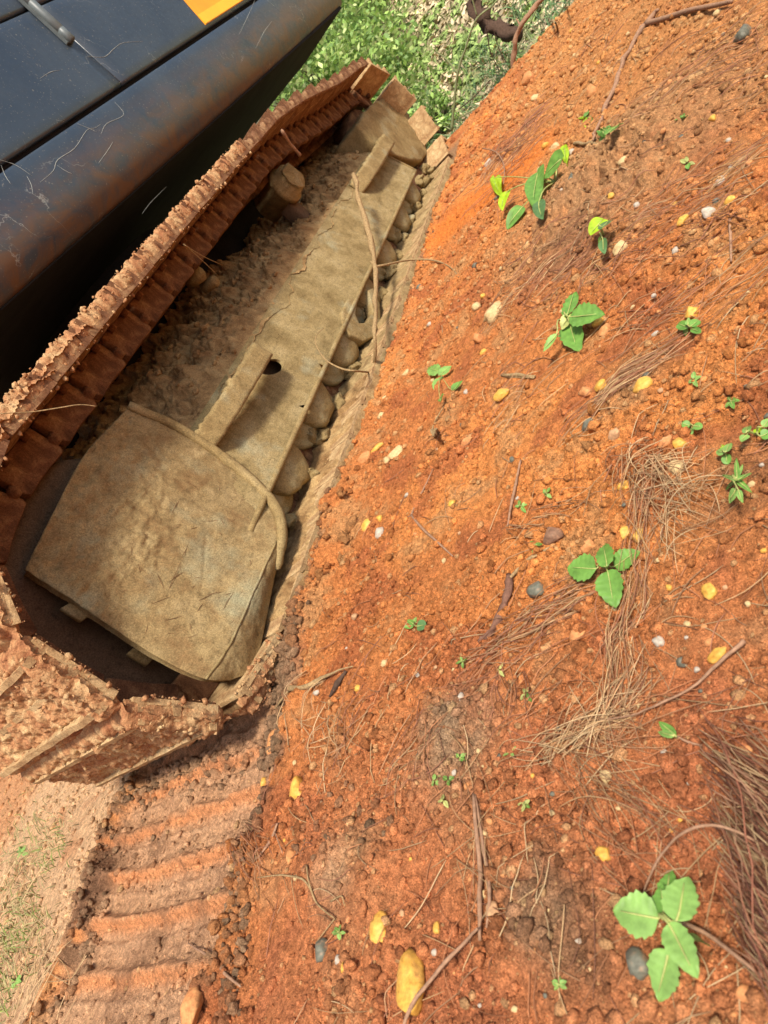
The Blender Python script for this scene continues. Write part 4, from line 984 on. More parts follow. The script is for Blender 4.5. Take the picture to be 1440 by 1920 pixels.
clodline(gp((700, 1600), (560, 1560), (640, 1500), (760, 1620)), 120, 0.04, 0.002, 0.009)
x = np.array(cx); y = np.array(cy); r = np.array(cr_)
dk = (np.array([0.24, 0.145, 0.080])[None] * rg.uniform(.7, 1.5, (len(x), 1)))
tt = rg.rand(len(x), 1) ** 1.2; C = colour(x, y) * (1 - tt) * rg.uniform(.7, 1.1, (len(x), 1)) + dk * tt
def clods(x, y, r, C):
    bv, bf = ICO2; V = []; Fq = []; CC = []; nv = len(bv); z = hz(x, y)
    for k in range(len(x)):
        if r[k] < 0.005: continue
        fl = rg.uniform(.7, 1.25, 3); q = bv * (1 + 0.50 * fb3(bv + k * 1.7, 2.3, 3, k % 50))[:, None] * fl * r[k]
        Fq.append(bf + len(V) * nv); V.append(q + np.array([x[k], y[k], z[k] + r[k] * .3])); CC.append(np.repeat(C[k:k + 1], nv, 0))
    return np.vstack(V), np.vstack(Fq), np.vstack(CC)
xr, yr2 = scatter(1500, 0.4, 3.2, 1.45, -0.3); dn_ = fbm(xr, yr2, 2.6, 3, 3) + .5 * fbm(xr, yr2, 9, 2, 14)
kp = (dn_ > 0.05) & (yr2 < 1.32) & (yr2 > -.4); xr, yr2 = xr[kp], yr2[kp]; rr_ = 0.0051 + 0.007 * rg.rand(len(xr)) ** 3
x = np.r_[x, xr]; y = np.r_[y, yr2]; r = np.r_[r, rr_]; C = np.vstack([C, colour(xr, yr2) * rg.uniform(.55, 1.15, (len(xr), 1))])
v, f, c = clods(x, y, r, C)
tag(link('soil_clods', mesh_from('soil_clods', v, f, True, c), SOIL, kind='stuff'), 'crumbly brown clods of earth broken up along the track and its prints', 'earth clods')
m = r < 0.005
crumbs('track_side_crumbs', x[m], y[m], r[m], C[m], SOIL, 'fine brown crumbs of earth beside the track and its prints', 'earth crumbs')

# broken slabs of red earth where the bank crumbles beside the track
rg = np.random.RandomState(55); parts = []
for (u, v_, q) in ((622, 905, .026), (640, 925, .020), (612, 935, .018), (655, 955, .022), (632, 965, .026), (612, 980, .02), (660, 985, .024), (645, 1010, .022), (620, 1030, .022), (640, 1050, .016), (668, 1020, .016), (600, 1075, .018), (590, 1100, .016), (650, 900, .014), (612, 1005, .014), (684, 1030, .012), (600, 1050, .02), (676, 880, .012), (705, 690, .008), (850, 265, .03), (838, 300, .02)):
    p = G(u, v_); parts.append(rock((p[0], p[1], p[2] + q * .1), q, 800 + int(u), (1.2, .9, .8), 3, .5, 2.2))
v, f = join(*parts); v = v + (0.004 * fb3(v, 70, 3, 2))[:, None] * np.array([.7, .7, 1]); cc2 = colour(v[:, 0], v[:, 1]) * 0.75
tag(link('earth_slabs', mesh_from('earth_slabs', v, f, True, cc2), SOIL, kind='stuff'), 'broken lumps of red earth crumbling beside the lower run of the track', 'earth clods')

# ------------------------------------------------------------------ stones
def stone(u, v, wpx, hpx, kind, label, seed, rise=0.45, name='stone', group=None):
    p = G(u, v); dist = np.linalg.norm(p - CAM); k = dist / F * 0.5 * 1.16
    e = gdir(u, v, 1, 0)                                 # long side of the pixel box laid on the ground
    ex = onZ(u + 10, v) - onZ(u - 10, v); ey = onZ(u, v + 10) - onZ(u, v - 10)
    rx, ry = wpx * k, hpx * k; rr = (rx + ry) / 2
    vv, ff = rock((0, 0, 0), 1.0, seed, (rx, ry, min(rx, ry) * .85), 3 if wpx > 16 else 2, .26, 1.7, 0.0)
    a = math.atan2(-0.6551, 0.1845); ca, sa = math.cos(a), math.sin(a)
    vv = vv @ np.array([[ca, sa, 0], [-sa, ca, 0], [0, 0, 1]])
    o = link(name, mesh_from(name, vv, ff, True), STONE[kind], None, (p[0], p[1], p[2] + min(rx, ry) * rise)); o.location.z -= min(rx, ry) * .25
    return tag(o, label, 'stone', group)
ST = [(775, 1845, 52, 76, 'yellow', 'biggest smooth yellow stone, crossed by a thin stick at the lower edge of the view'),
 (563, 1482, 34, 48, 'yellow', 'egg shaped yellow stone with knobbed end on red earth below the track end'),
 (716, 1741, 32, 38, 'yellow', 'blotched orange yellow stone between the tan hummock and the biggest yellow stone'),
 (745, 851, 34, 24, 'pale', 'flat pale yellow stone beside the cluster at the track edge'),
 (708, 843, 27, 18, 'yellow', 'upper yellow stone of the small cluster at the track edge'),
 (686, 862, 28, 22, 'orange', 'ochre stone in the middle of the cluster at the track edge'),
 (727, 864, 12, 18, 'pale', 'narrow pale stone between the flat pale stone and the cluster'),
 (667, 872, 15, 12, 'tan', 'small tan stone closing the cluster on its track side'),
 (690, 986, 26, 22, 'yellow', 'chunky yellow stone beside the broken red clods at the track edge'),
 (713, 972, 14, 18, 'yellow', 'narrow yellow stone touching the chunky yellow stone by the broken clods'),
 (713, 1000, 20, 22, 'white', 'pinkish white stone below the chunky yellow stone by the broken clods'),
 (637, 987, 12, 18, 'yellow', 'thin yellow stone on top of the broken red clods'),
 (930, 590, 36, 32, 'pale', 'round cracked pale stone left of the leafy weed with the holed leaf'),
 (893, 576, 16, 22, 'pale', 'long pale pebble above left of the round cracked pale stone'),
 (899, 636, 22, 26, 'orange', 'rough orange stone crossed by a twig below the round cracked pale stone'),
 (907, 661, 14, 11, 'yellow', 'small yellow pebble just below the rough orange stone'),
 (1207, 725, 34, 27, 'yellow', 'big cracked yellow stone lying against the diagonal bundle of needles'),
 (1128, 725, 22, 20, 'yellow', 'square yellow stone left of the big cracked yellow stone'),
 (1099, 737, 20, 24, 'orange', 'ochre stone second to the left of the big cracked yellow stone'),
 (1155, 815, 26, 19, 'tan', 'flat ochre tan stone under the diagonal bundle of needles'),
 (1122, 607, 20, 17, 'yellow', 'rounded yellow stone under the tip of the broad weed leaf'),
 (1136, 622, 24, 20, 'orange', 'dull ochre stone behind the rounded yellow stone at the weed leaf'),
 (1167, 466, 28, 20, 'pale', 'holed pale yellow stone below the lime green heart leaf'),
 (941, 742, 28, 22, 'yellow', 'wedge shaped yellow stone below the straw piece'),
 (875, 829, 26, 16, 'orange', 'flat orange pink stone right of the curled dead leaf'),
 (718, 781, 17, 19, 'pale', 'pale stone alone between track edge and the three leaved seedling'),
 (804, 693, 0, 0, '', ''),
 (1036, 1008, 38, 34, 'brown', 'faceted brown stone beside the pale twig'),
 (1173, 1001, 22, 24, 'yellow', 'left one of the two yellow stones above the four leaved weed'),
 (1200, 1008, 25, 26, 'yellow', 'right one of the two yellow stones above the four leaved weed, under the needles'),
 (1103, 1025, 30, 22, 'orange', 'smooth orange stone above the left leaf of the four leaved weed'),
 (1331, 1108, 22, 32, 'yellow', 'upright yellow stone right of the four leaved weed'),
 (1347, 1229, 30, 20, 'yellow', 'long yellow stone beside the thin red stalk'),
 (1236, 1205, 18, 24, 'white', 'mottled white grey stone below right of the four leaved weed'),
 (1289, 1171, 12, 13, 'pale', 'tiny pale pebble between the upright and the long yellow stone'),
 (1008, 1108, 34, 30, 'grey', 'dark speckled charred lump right of the twisted root'),
 (1088, 1191, 34, 26, 'orange', 'knobbed orange stone under the four leaved weed'),
 (1308, 1256, 12, 11, 'white', 'tiny white pebble below the long yellow stone'),
 (1200, 1325, 11, 14, 'pale', 'tiny pale pebble at the vertical band of needles'),
 (865, 1309, 16, 18, 'white', 'white angular pebble on bare orange earth left of the needle bundles'),
 (1279, 1241, 20, 18, 'grey', 'grey green pebble left of the thin red stalk'),
 (607, 1782, 28, 26, 'grey', 'round flat slate grey stone in tan earth near the lower edge'),
 (1196, 1806, 34, 36, 'grey', 'flat blue grey chip left of the biggest weed'),
 (926, 1712, 20, 34, 'tan', 'long pinkish tan stone between the dark upright sticks'),
 (905, 1682, 17, 14, 'pale', 'small pale triangular stone leaning on the dark upright sticks'),
 (909, 1567, 17, 17, 'pale', 'round straw coloured stone on top of the dark upright sticks'),
 (820, 1741, 12, 22, 'yellow', 'slim yellow stone above the biggest yellow stone'),
 (545, 1608, 17, 20, 'orange', 'angular ochre stone on smooth red earth below the egg shaped stone'),
 (1134, 1602, 26, 24, 'yellow', 'yellow orange stone sunk in earth above the biggest weed'),
 (1395, 1412, 28, 20, 'orange', 'flat yellow orange stone at the start of the dead grass bundle'),
 (1424, 1436, 26, 18, 'orange', 'orange stone inside the dead grass bundle near the right edge'),
 (1137, 1455, 18, 22, 'pale', 'thin flat pale stone standing by the two long needles'),
 (1397, 1862, 26, 18, 'orange', 'orange stone in the lower right corner'),
 (1395, 68, 24, 30, 'grey', 'grey green stone alone in the upper right gravel'),
 (993, 151, 20, 24, 'orange', 'orange flake near the rim of the slope under the red sapling'),
 (1005, 186, 14, 13, 'pale', 'round pale grey pebble below the orange flake'),
 (1113, 174, 20, 18, 'orange', 'orange pebble left of the long dry twig'),
 (1043, 277, 17, 14, 'pale', 'pale pebble above the row of vine leaves'),
 (1024, 275, 13, 13, 'yellow', 'small yellow pebble left of the pale pebble above the vine'),
 (1074, 333, 17, 15, 'grey', 'blue grey pebble on the tan hummock right of the vine'),
 (1073, 287, 11, 11, 'white', 'tiny white pebble at the top end of the vine'),
 (1170, 303, 16, 14, 'pale', 'tan pebble on the crown of the tan hummock'),
 (1350, 343, 18, 14, 'white', 'white angular pebble in the needle drifts at the right'),
 (1329, 400, 18, 20, 'white', 'long pinkish white stone below the white angular pebble'),
 (1371, 378, 16, 15, 'yellow', 'yellow pebble right of the white angular pebble'),
 (1345, 378, 12, 12, 'grey', 'dark grey pebble between the white and the yellow pebble'),
 (1262, 389, 16, 13, 'yellow', 'upper of two yellow pebbles under the needle drift'),
 (1282, 414, 18, 14, 'yellow', 'lower of two yellow pebbles under the needle drift'),
 (1229, 325, 22, 30, 'orange', 'orange stone half buried right of the tan hummock'),
 (917, 308, 14, 12, 'white', 'whitish pebble in the dark needle drift by the track end'),
 (1268, 880, 28, 24, 'pale', 'pale tan stone under the needle starburst'),
 (1171, 915, 22, 24, 'yellow', 'yellow stone crossed by needles left of the needle starburst'),
 (1276, 834, 22, 22, 'yellow', 'bright ochre stone above the needle starburst'),
 (1250, 830, 24, 18, 'orange', 'pale ochre stone touching the bright ochre stone'),
 (1105, 796, 24, 22, 'grey', 'dark grey charred lump left of the diagonal needles'),
 (1299, 588, 22, 22, 'yellow', 'dull yellow stone behind the small round leaved weed'),
 (1213, 704, 15, 11, 'grey', 'grey flat pebble above the big cracked yellow stone'),
 (1229, 626, 15, 9, 'white', 'long light grey pebble in the brown hollow'),
 (722, 1243, 13, 14, 'pale', 'pale mottled pebble on bare orange earth at the tip of a stalk'),
 (666, 1157, 15, 13, 'tan', 'tan pebble high on the bare orange earth below the track'),
 (672, 1290, 14, 12, 'yellow', 'tiny yellow pebble on bare orange earth above the brown crumbs'),
 (594, 1300, 14, 12, 'white', 'pinkish white pebble under the brown root'),
 (514, 1388, 24, 52, 'orange', 'smooth long orange stone half buried in clods by the track end'),
 (495, 1467, 12, 17, 'yellow', 'small yellow stone left above the egg shaped yellow stone'),
 (365, 1896, 32, 52, 'orange', 'ochre stone in the track print at the lower edge'),
 (636, 1800, 12, 16, 'white', 'white pebble right of the round slate grey stone'),
 (646, 1814, 11, 17, 'yellow', 'slim yellow pebble below the white pebble'),
 (1330, 1205, 16, 14, 'orange', 'dull orange pebble above the long yellow stone'),
 (961, 862, 10, 14, 'grey', 'blue grey pebble above the thin dark twig'),
 (848, 944, 16, 18, 'yellow', 'yellow green pebble alone right of the forked thin twig'),
 (762, 700, 17, 10, 'pale', 'cream pebble left of the three leaved seedling'),
 (775, 698, 13, 12, 'orange', 'pinkish pebble touching the cream pebble'),
 (720, 748, 14, 8, 'pale', 'slim cream pebble near the track edge above the lone pale stone')]
for k, (u, v, a, b, kd, lb) in enumerate(ST):
    if a: stone(u, v, a, b, kd, lb, 500 + k)
rg = np.random.RandomState(77); n = 0
kinds = ['pale', 'yellow', 'orange', 'tan', 'white', 'orange', 'pale', 'grey', 'orange']
used = [(s[0], s[1]) for s in ST]; seen = set()
KW = {'pale': 'cream', 'yellow': 'yellow', 'orange': 'orange', 'tan': 'tan', 'white': 'whitish', 'grey': 'grey', 'brown': 'brown'}
LM = [(1240, 1740, 'the biggest weed'), (1138, 1066, 'the four leaved weed'), (1080, 600, 'the weed with the holed leaf'), (1000, 360, 'the heart leaved vine'), (1120, 430, 'the lime heart leaf'), (825, 704, 'the three leaved seedling'),
      (775, 1845, 'the biggest yellow stone'), (563, 1482, 'the egg shaped stone'), (745, 851, 'the flat pale yellow stone'), (690, 986, 'the chunky yellow stone'), (930, 590, 'the round cracked pale stone'), (1207, 725, 'the big cracked yellow stone'),
      (1036, 1008, 'the faceted brown stone'), (1331, 1108, 'the upright yellow stone'), (607, 1782, 'the round slate grey stone'), (926, 1712, 'the pinkish tan stone'), (1165, 200, 'the long dry twig'), (1165, 320, 'the tan hummock'), (945, 1140, 'the twisted root'),
      (800, 960, 'the forked thin twig'), (600, 1280, 'the light brown root'), (776, 1172, 'the fern like sprig'), (1270, 878, 'the needle starburst'), (1297, 800, 'the three round leaves sprout'), (1382, 900, 'the starry weed'), (1100, 1390, 'the straw coloured needles'),
      (855, 1430, 'the two pale sprouts'), (1395, 68, 'the grey green gravel stone'), (960, 130, 'the red sapling'), (1350, 343, 'the white angular pebble'), (1347, 1229, 'the long yellow stone'), (1370, 1600, 'the dead grass bundle'), (822, 815, 'the curled dead leaf'), (716, 1741, 'the blotched orange yellow stone')]
while n < 170:
    u = rg.uniform(500, 1440); v = rg.uniform(0, 1915); p = onZ(u, v)
    if ray(u, v)[2] > -.16 or p[0] > 5.6 or (p[1] > 1.33): continue
    if min((u - a) ** 2 + (v - b) ** 2 for a, b in used) < 22 ** 2: continue
    used.append((u, v)); sz = rg.uniform(5, 12)
    kd = kinds[rg.randint(9)]; best = min(LM, key=lambda m: (m[0] - u) ** 2 + (m[1] - v) ** 2)
    du, dv = u - best[0], v - best[1]; dist_ = math.hypot(du, dv)
    dr = ('above' if dv < 0 else 'below') if abs(dv) > 2.2 * abs(du) else (('right of' if du > 0 else 'left of') if abs(du) > 2.2 * abs(dv) else ('up' if dv < 0 else 'down') + (' right of' if du > 0 else ' left of'))
    szw = 'tiny' if sz < 7.5 else 'small'
    for ow in ('', 'round', 'flat', 'angular'):
        l_ = ('%s %s pebble %s %s %s' % (szw, KW[kd], 'close' if dist_ < 45 else ('near' if dist_ < 85 else 'well'), dr, best[2])).replace('near above', 'a bit above').replace('near below', 'a bit below').replace('close above', 'just above').replace('close below', 'just below').replace('near ', 'a bit ').replace('close ', 'just ')
        break
    if l_ in seen: continue
    seen.add(l_)
    g_ = 'pebbles on the upper slope' if v < 520 else ('pebbles in the middle of the slope' if v < 1150 else 'pebbles in the foreground')
    stone(u, v, sz, sz * rg.uniform(.7, 1.2), kd, l_, 900 + n, name='pebble', group=g_); n += 1

# ------------------------------------------------------------------ twigs and sticks
def twig(name, label, cat, lines, mat, group=None):
    """lines: list of (points, radii); first is the main stem"""
    v, f = tube(lines[0][0], lines[0][1], 8, 4); rm_ = float(np.mean(lines[0][1])); v = v + 0.30 * rm_ * fb3(v, 70, 3, 3)[:, None] + 1.1 * rm_ * np.stack([fb3(v, 14, 2, 5), fb3(v, 14, 2, 6), 0.4 * fb3(v, 14, 2, 7)], 1)
    c = np.array([v[:, 0].mean(), v[:, 1].mean(), v[:, 2].min()])
    if len(lines) == 1: return tag(link(name, mesh_from(name, v - c, f), mat, None, c), label, cat, group)
    e = empty(name, c, label, cat, group)
    link('stem', mesh_from('stem', v, f), mat, e)
    for pts, r in lines[1:]:
        v, f = tube(pts, r, 7, 4); link('branch', mesh_from('branch', v, f), mat, e)
    return e
def gl(pts, lift=0.006): return [G(u, v, lift if np.isscalar(lift) else 0) for u, v in pts]
twig('dead_stick', 'dead forked brown stick leaning from the red earth onto the track frame', 'stick',
     [([onY(664, 326, 1.49), onY(673, 372, 1.47), onY(690, 430, 1.45), onY(703, 495, 1.43), onY(705, 560, 1.41), onY(702, 640, 1.38), G(703, 702, .004)], [.014, .012, .014, .011, .010, .009, .007]),
      ([onY(703, 500, 1.43), onY(725, 496, 1.40), onY(770, 487, 1.36), G(812, 488, .012), G(843, 500, .008), G(860, 519, .002)], [.006, .005, .0055, .004, .003, .002]),
      ([G(703, 699, .006), onY(672, 696, 1.40), onY(640, 691, 1.44), onY(610, 674, 1.48), onY(592, 645, 1.51), onY(594, 628, 1.52), onY(607, 615, 1.53)], [.0045, .004, .004, .003, .002, .0015, .001]),
      ([onY(703, 500, 1.43), onY(695, 490, 1.44)], [.005, .004])], M['bark_pale'])
twig('dry_twig', 'long bare forked brown twig lying across the upper slope', 'twig',
     [(gl([(1216, 42), (1195, 66), (1172, 110), (1158, 145), (1138, 195), (1122, 232), (1110, 262)], .012), [.014, .012, .011, .010, .009, .007, .004]),
      (gl([(1212, 44), (1245, 35), (1290, 20), (1345, 9), (1372, 2)], .016), [.012, .010, .008, .006]),
      (gl([(1214, 42), (1228, 24), (1234, 18)], .016), [.013, .006])], M['bark'])
twig('pale_straw', 'split straw coloured stalk lying level on the slope', 'straw', [(gl([(940, 704), (970, 702), (1004, 704)], .005), [.004, .005, .003]), (gl([(950, 707), (1002, 708)], .004), [.002, .003])], M['bark_pale'])
twig('twisted_root', 'twisted dark brown root on orange earth left of the charred lump', 'root', [(gl([(957, 1078), (955, 1105), (944, 1140), (932, 1170), (918, 1192), (900, 1206)], .003), [.006, .0075, .008, .0075, .006, .003])], M['root'])
twig('pale_twig', 'pale bare twig joining the twisted root and the faceted brown stone', 'twig', [(gl([(958, 1082), (985, 1056), (1008, 1042), (1032, 1026)], .006), [.003, .0035, .004, .002])], M['bark_pale'])
twig('thin_dark_twig', 'thin dark twig standing up the slope left of the small yellow green plants', 'twig', [(gl([(977, 862), (968, 905), (958, 945), (951, 985)], .006), [.002, .0035, .003, .001])], M['bark'])
twig('forked_twig', 'thin grey forked twig on orange earth in the middle of the slope', 'twig', [(gl([(812, 878), (797, 912), (783, 940), (771, 966)], .004), [.001, .002, .003, .003]), (gl([(771, 966), (793, 992), (820, 1016), (849, 1043)], .005), [.003, .0035, .003, .0015]), (gl([(771, 966), (757, 974)], .003), [.002, .001])], M['bark'])
twig('dark_upright_sticks', 'pair of dark brown pine stalks running down the foreground between pebbles', 'twig', [(gl([(888, 1488), (893, 1560), (898, 1640), (896, 1700), (898, 1765)], .008), [.002, .003, .0035, .003, .002]), (gl([(891, 1490), (905, 1580), (918, 1670), (912, 1740)], .007), [.0015, .0025, .0025, .001])], M['bark'])
twig('thin_stick', 'thin brown stick passing over the biggest yellow stone', 'stick', [(gl([(892, 1742), (870, 1765), (838, 1800), (805, 1843), (772, 1885), (755, 1925)], .020), [.0015, .002, .0025, .0025, .0025, .002])], M['bark'])
twig('brown_root', 'forked light brown root at the edge of the clods near the track end', 'root', [(gl([(540, 1294), (572, 1288), (600, 1272), (625, 1262), (662, 1252)], .010), [.007, .006, .005, .0025, .0015]), (gl([(540, 1296), (528, 1312), (515, 1330)], .006), [.004, .002])], M['bark_pale'])
twig('bark_flake', 'dark flake of bark under the light brown root', 'bark', [(gl([(648, 1262), (632, 1285), (617, 1308)], .004), [.004, .007, .003])], M['bark_dark'])
twig('print_stick', 'brown stick lying in the track prints', 'stick', [(gl([(352, 1768), (385, 1790), (420, 1822), (452, 1852)], .008), [.001, .0025, .003, .0015])], M['bark'])
twig('pale_short_twig', 'short pale twig at the foot of the long forked twig', 'twig', [(gl([(1076, 271), (1100, 269), (1122, 268)], .01), [.006, .006, .004])], M['bark_pale'])
twig('red_stalk', 'long thin red brown stalk crossing the right foreground diagonally', 'stalk', [(gl([(1393, 1201), (1345, 1243), (1295, 1290), (1240, 1318), (1180, 1342), (1120, 1352)], .012), [.003, .002, .0016, .0014, .001, .0008])], M['bark'])
twig('fine_root', 'fine pale branching rootlet left of the tan hummock', 'root', [(gl([(482, 1645), (520, 1640), (560, 1645), (580, 1665), (595, 1695), (628, 1720)], .005), [.001, .0014, .002, .0016, .0014, .001]), (gl([(575, 1622), (578, 1650), (584, 1668)], .005), [.0012, .0012]), (gl([(620, 1690), (640, 1680), (645, 1695)], .005), [.0014, .001]), (gl([(628, 1722), (610, 1745), (592, 1768)], .004), [.0012, .0006])], M['bark_pale'])
twig('dark_twig', 'dark bare twig on the upper slope below the needle drift', 'twig', [(gl([(1180, 500), (1182, 512)], .004), [.001, .001]), (gl([(1369, 412), (1370, 450), (1371, 490)], .006), [.004, .003, .002])], M['bark'])
twig('arched_stem', 'pale dry grass stem arching over the earth above the biggest weed', 'grass stem', [([G(1205, 1680, .004), G(1222, 1635, .03), G(1250, 1590, .05), G(1290, 1555, .06), G(1335, 1545, .06), G(1385, 1560, .05), G(1440, 1590, .03)], [.0008, .0012, .0012, .0014, .0014, .0012, .001])], M['bark'])
twig('fork_of_roots', 'crumpled brown root bundle beside the prints', 'root', [(gl([(520, 1545), (505, 1580), (480, 1610)], .006), [.002, .003, .001]), (gl([(515, 1560), (530, 1600)], .006), [.0015, .0008])], M['bark'])
# straw and rootlets caught on the machine
twig('caught_straw', 'thin pale straw sticking out of the clay on the track near its lower left', 'straw', [([onY(0, 775, 1.40), onY(60, 772, 1.39), onY(110, 765, 1.36), onY(150, 759, 1.34), onY(182, 762, 1.33)], [.0012, .0014, .0014, .0012, .0008])], M['bark_pale'])
twig('hanging_root', 'stubby root hanging from the upper run of the track above the carrier roller', 'root', [([onY(528, 245, 1.47), onY(541, 265, 1.50), onY(553, 283, 1.53), onY(562, 292, 1.54)], [.008, .009, .008, .011])], M['bark'])
twig('needle_pair', 'pair of dry needles hanging from the track onto the frame clay', 'needles', [([onY(345, 458, 1.44), onY(362, 472, 1.5), onY(408, 516, 1.58)], [.002, .002, .001]), ([onY(347, 460, 1.44), onY(380, 480, 1.5), onY(414, 496, 1.58)], [.0015, .0015, .001])], M['bark_pale'])

# curled dead leaf
def leaf_mesh(p0, p1, wid, kind='ovate', curl=0.15, fold=0.25, teeth=0, seed=0, up=(0, 0, 1)):
    p0 = np.array(p0, float); p1 = np.array(p1, float); ax = p1 - p0; L = np.linalg.norm(ax); ax /= L
    up = np.array(up, float); sd = np.cross(ax, up); sd /= np.linalg.norm(sd); nm = np.cross(sd, ax)
    nu, nv = 22, 9; t = np.linspace(0, 1, nu); s = np.linspace(-1, 1, nv)
    if kind == 'heart': hw = np.sqrt(np.clip(np.sin(np.pi * t ** 0.62), 0, 1)) * (1 - t ** 3 * .4); back = 0.16
    elif kind == 'round': hw = np.sqrt(np.clip(1 - (2 * t - 1) ** 2, 0, 1)); back = 0
    elif kind == 'blade': hw = np.sin(np.pi * t ** .6) ** .8; back = 0
    else: hw = np.sin(np.pi * np.clip(t, 0, 1) ** 0.72) ** 0.75; back = 0
    if teeth: hw = hw * (1 + 0.11 * (2 * ((t * teeth) % 1) - 1) * np.sin(np.pi * t) ** .5)
    V = []
    for i in range(nu):
        for j in range(nv):
            q = p0 + ax * L * (t[i] - back * abs(s[j]) ** 1.3 * (1 - t[i]) ** 2 * 1.0) + sd * s[j] * hw[i] * wid / 2
            q = q + nm * (fold * abs(s[j]) * hw[i] * wid / 2 - curl * L * t[i] ** 2 + 0.03 * L * math.sin(5 * t[i] + seed + 2.5 * s[j]) * abs(s[j]) + 0.012 * L * math.sin(t[i] * 40) * abs(s[j]) * (1 if kind == 'ovate' else 0))
            V.append(q)
    return np.array(V), [list(map(int, q)) for q in grid_faces(nu, nv)]
e = empty('dead_leaf', G(822, 815), 'curled pale dead leaf on its stalk below the three leaved seedling', 'dead leaf')
v, f = leaf_mesh(G(812, 805, .01), G(838, 832, .012), .022, 'blade', -.2, .9); link('leaf', mesh_from('leaf', v, f), M['bark_pale'], e)
v, f = tube([G(832, 762, .012), G(820, 782, .012), G(812, 800, .01), G(812, 818, .01)], [.0015, .0025, .002], 6, 3); link('stalk', mesh_from('stalk', v, f), M['bark_pale'], e)

# ------------------------------------------------------------------ weeds
def weed(name, label, root, leaves, lift=0.02, teeth=0, group=None, stem=None, cat='weed', stemr=0.0012):
    """leaves: (base u, v, tip u, v, width px, material key, kind)"""
    r0 = G(*root); e = empty(name, r0, label, cat, group)
    for k, L in enumerate(leaves):
        bu, bv_, tu, tv, wp, mk_, kd = L
        lf = lift * (0.8 + 0.35 * math.sin(k * 2.1))
        p0 = G(bu, bv_, lf); p1 = G(tu, tv, lf * (0.75 + 0.3 * math.cos(k * 1.7)))
        d = np.linalg.norm(p0 - CAM); wd = wp * d / F
        tow = CAM - p0; tow /= np.linalg.norm(tow)
        v, f = leaf_mesh(p0, p1, wd, kd, 0.08, .22, teeth if kd == 'ovate' else 0, k, np.array([0, 0, 1]) * .7 + tow * .45)
        link('leaf', mesh_from('leaf', v, f), M[mk_], e)
        mid = (p0 + r0) / 2 + np.array([0, 0, lf * .35])
        v, f = tube([r0 - np.array([0, 0, .004]), mid, p0, p0 + (p1 - p0) * .8 + np.array([0, 0, 0.0014])], [stemr * 1.2, stemr, stemr * .8, stemr * .25], 5, 3)
        link('leaf_stalk', mesh_from('leaf_stalk', v, f), M['leaf_yel'], e)
    if stem:
        v, f = tube([G(u, v_, lift * .5) for u, v_ in stem], [stemr * 1.3, stemr * 1.3, stemr * .8], 6, 3); link('stem', mesh_from('stem', v, f), M['bark'], e)
    return e
weed('broad_leaved_weed', 'biggest pale green weed with large toothed leaves beside the dead grass bundle', (1258, 1722),
     [(1235, 1722, 1148, 1706, 64, 'leaf_pale', 'ovate'), (1268, 1728, 1288, 1640, 54, 'leaf_pale', 'ovate'), (1248, 1695, 1258, 1628, 30, 'leaf', 'ovate'), (1246, 1722, 1240, 1655, 36, 'leaf', 'ovate'), (1254, 1732, 1306, 1832, 44, 'leaf_pale', 'ovate'), (1254, 1780, 1232, 1880, 48, 'leaf_pale', 'ovate'), (1300, 1762, 1323, 1764, 28, 'leaf_pale', 'round')], .045, 6, stem=[(1258, 1722), (1320, 1748), (1380, 1792), (1440, 1840)], stemr=.0016)
weed('four_leaved_weed', 'weed with four toothed green leaves in a cross beside the vertical needles', (1138, 1066),
     [(1118, 1066, 1062, 1064, 54, 'leaf', 'ovate'), (1138, 1062, 1131, 1016, 34, 'leaf', 'ovate'), (1152, 1062, 1198, 1032, 40, 'leaf', 'ovate'), (1139, 1070, 1152, 1137, 50, 'leaf', 'ovate')], .035, 6)
weed('holed_leaf_weed', 'weed with broad toothed leaves, one holed, and one bleached leaf, mid slope', (1066, 596),
     [(1062, 594, 1078, 543, 30, 'leaf', 'ovate'), (1068, 594, 1132, 588, 44, 'leaf', 'ovate'), (1066, 600, 1082, 654, 46, 'leaf', 'ovate'), (1070, 588, 1052, 617, 24, 'leaf_yel', 'ovate'), (1044, 626, 1017, 658, 16, 'leaf_pale', 'ovate')], .05, 7, stemr=.002)
weed('heart_leaved_vine', 'trailing vine with heart shaped lime and dark green leaves below the tan hummock', (1040, 340),
     [(928, 334, 936, 362, 20, 'leaf_lime', 'heart'), (948, 362, 940, 392, 22, 'leaf_lime', 'heart'), (976, 392, 949, 428, 32, 'leaf', 'heart'), (1008, 326, 998, 382, 36, 'leaf', 'heart'), (1052, 298, 1016, 332, 38, 'leaf', 'heart'), (1058, 278, 1060, 304, 13, 'leaf_lime', 'heart'), (1010, 382, 1016, 408, 24, 'leaf_dark', 'heart')], .05, 0, cat='vine', stem=[(905, 278), (930, 285), (945, 310), (944, 345)], stemr=.0025)
weed('lime_heart_plant', 'plant with one bright lime heart leaf and darker leaves, right of the middle slope', (1132, 440),
     [(1128, 414, 1106, 440, 34, 'leaf_lime', 'heart'), (1130, 425, 1148, 408, 20, 'leaf_dark', 'heart'), (1128, 444, 1122, 462, 12, 'leaf', 'ovate'), (1130, 448, 1132, 474, 16, 'leaf_dark', 'ovate')], .05, 0, stemr=.002)
weed('three_leaved_seedling', 'seedling with three light green leaves and two darker ones above the curled dead leaf', (826, 704),
     [(824, 697, 800, 688, 26, 'leaf_pale', 'ovate'), (824, 704, 846, 684, 22, 'leaf_pale', 'ovate'), (828, 706, 812, 728, 20, 'leaf_pale', 'ovate'), (848, 732, 866, 712, 16, 'leaf', 'ovate'), (826, 754, 828, 734, 12, 'leaf', 'ovate')], .02, 4)
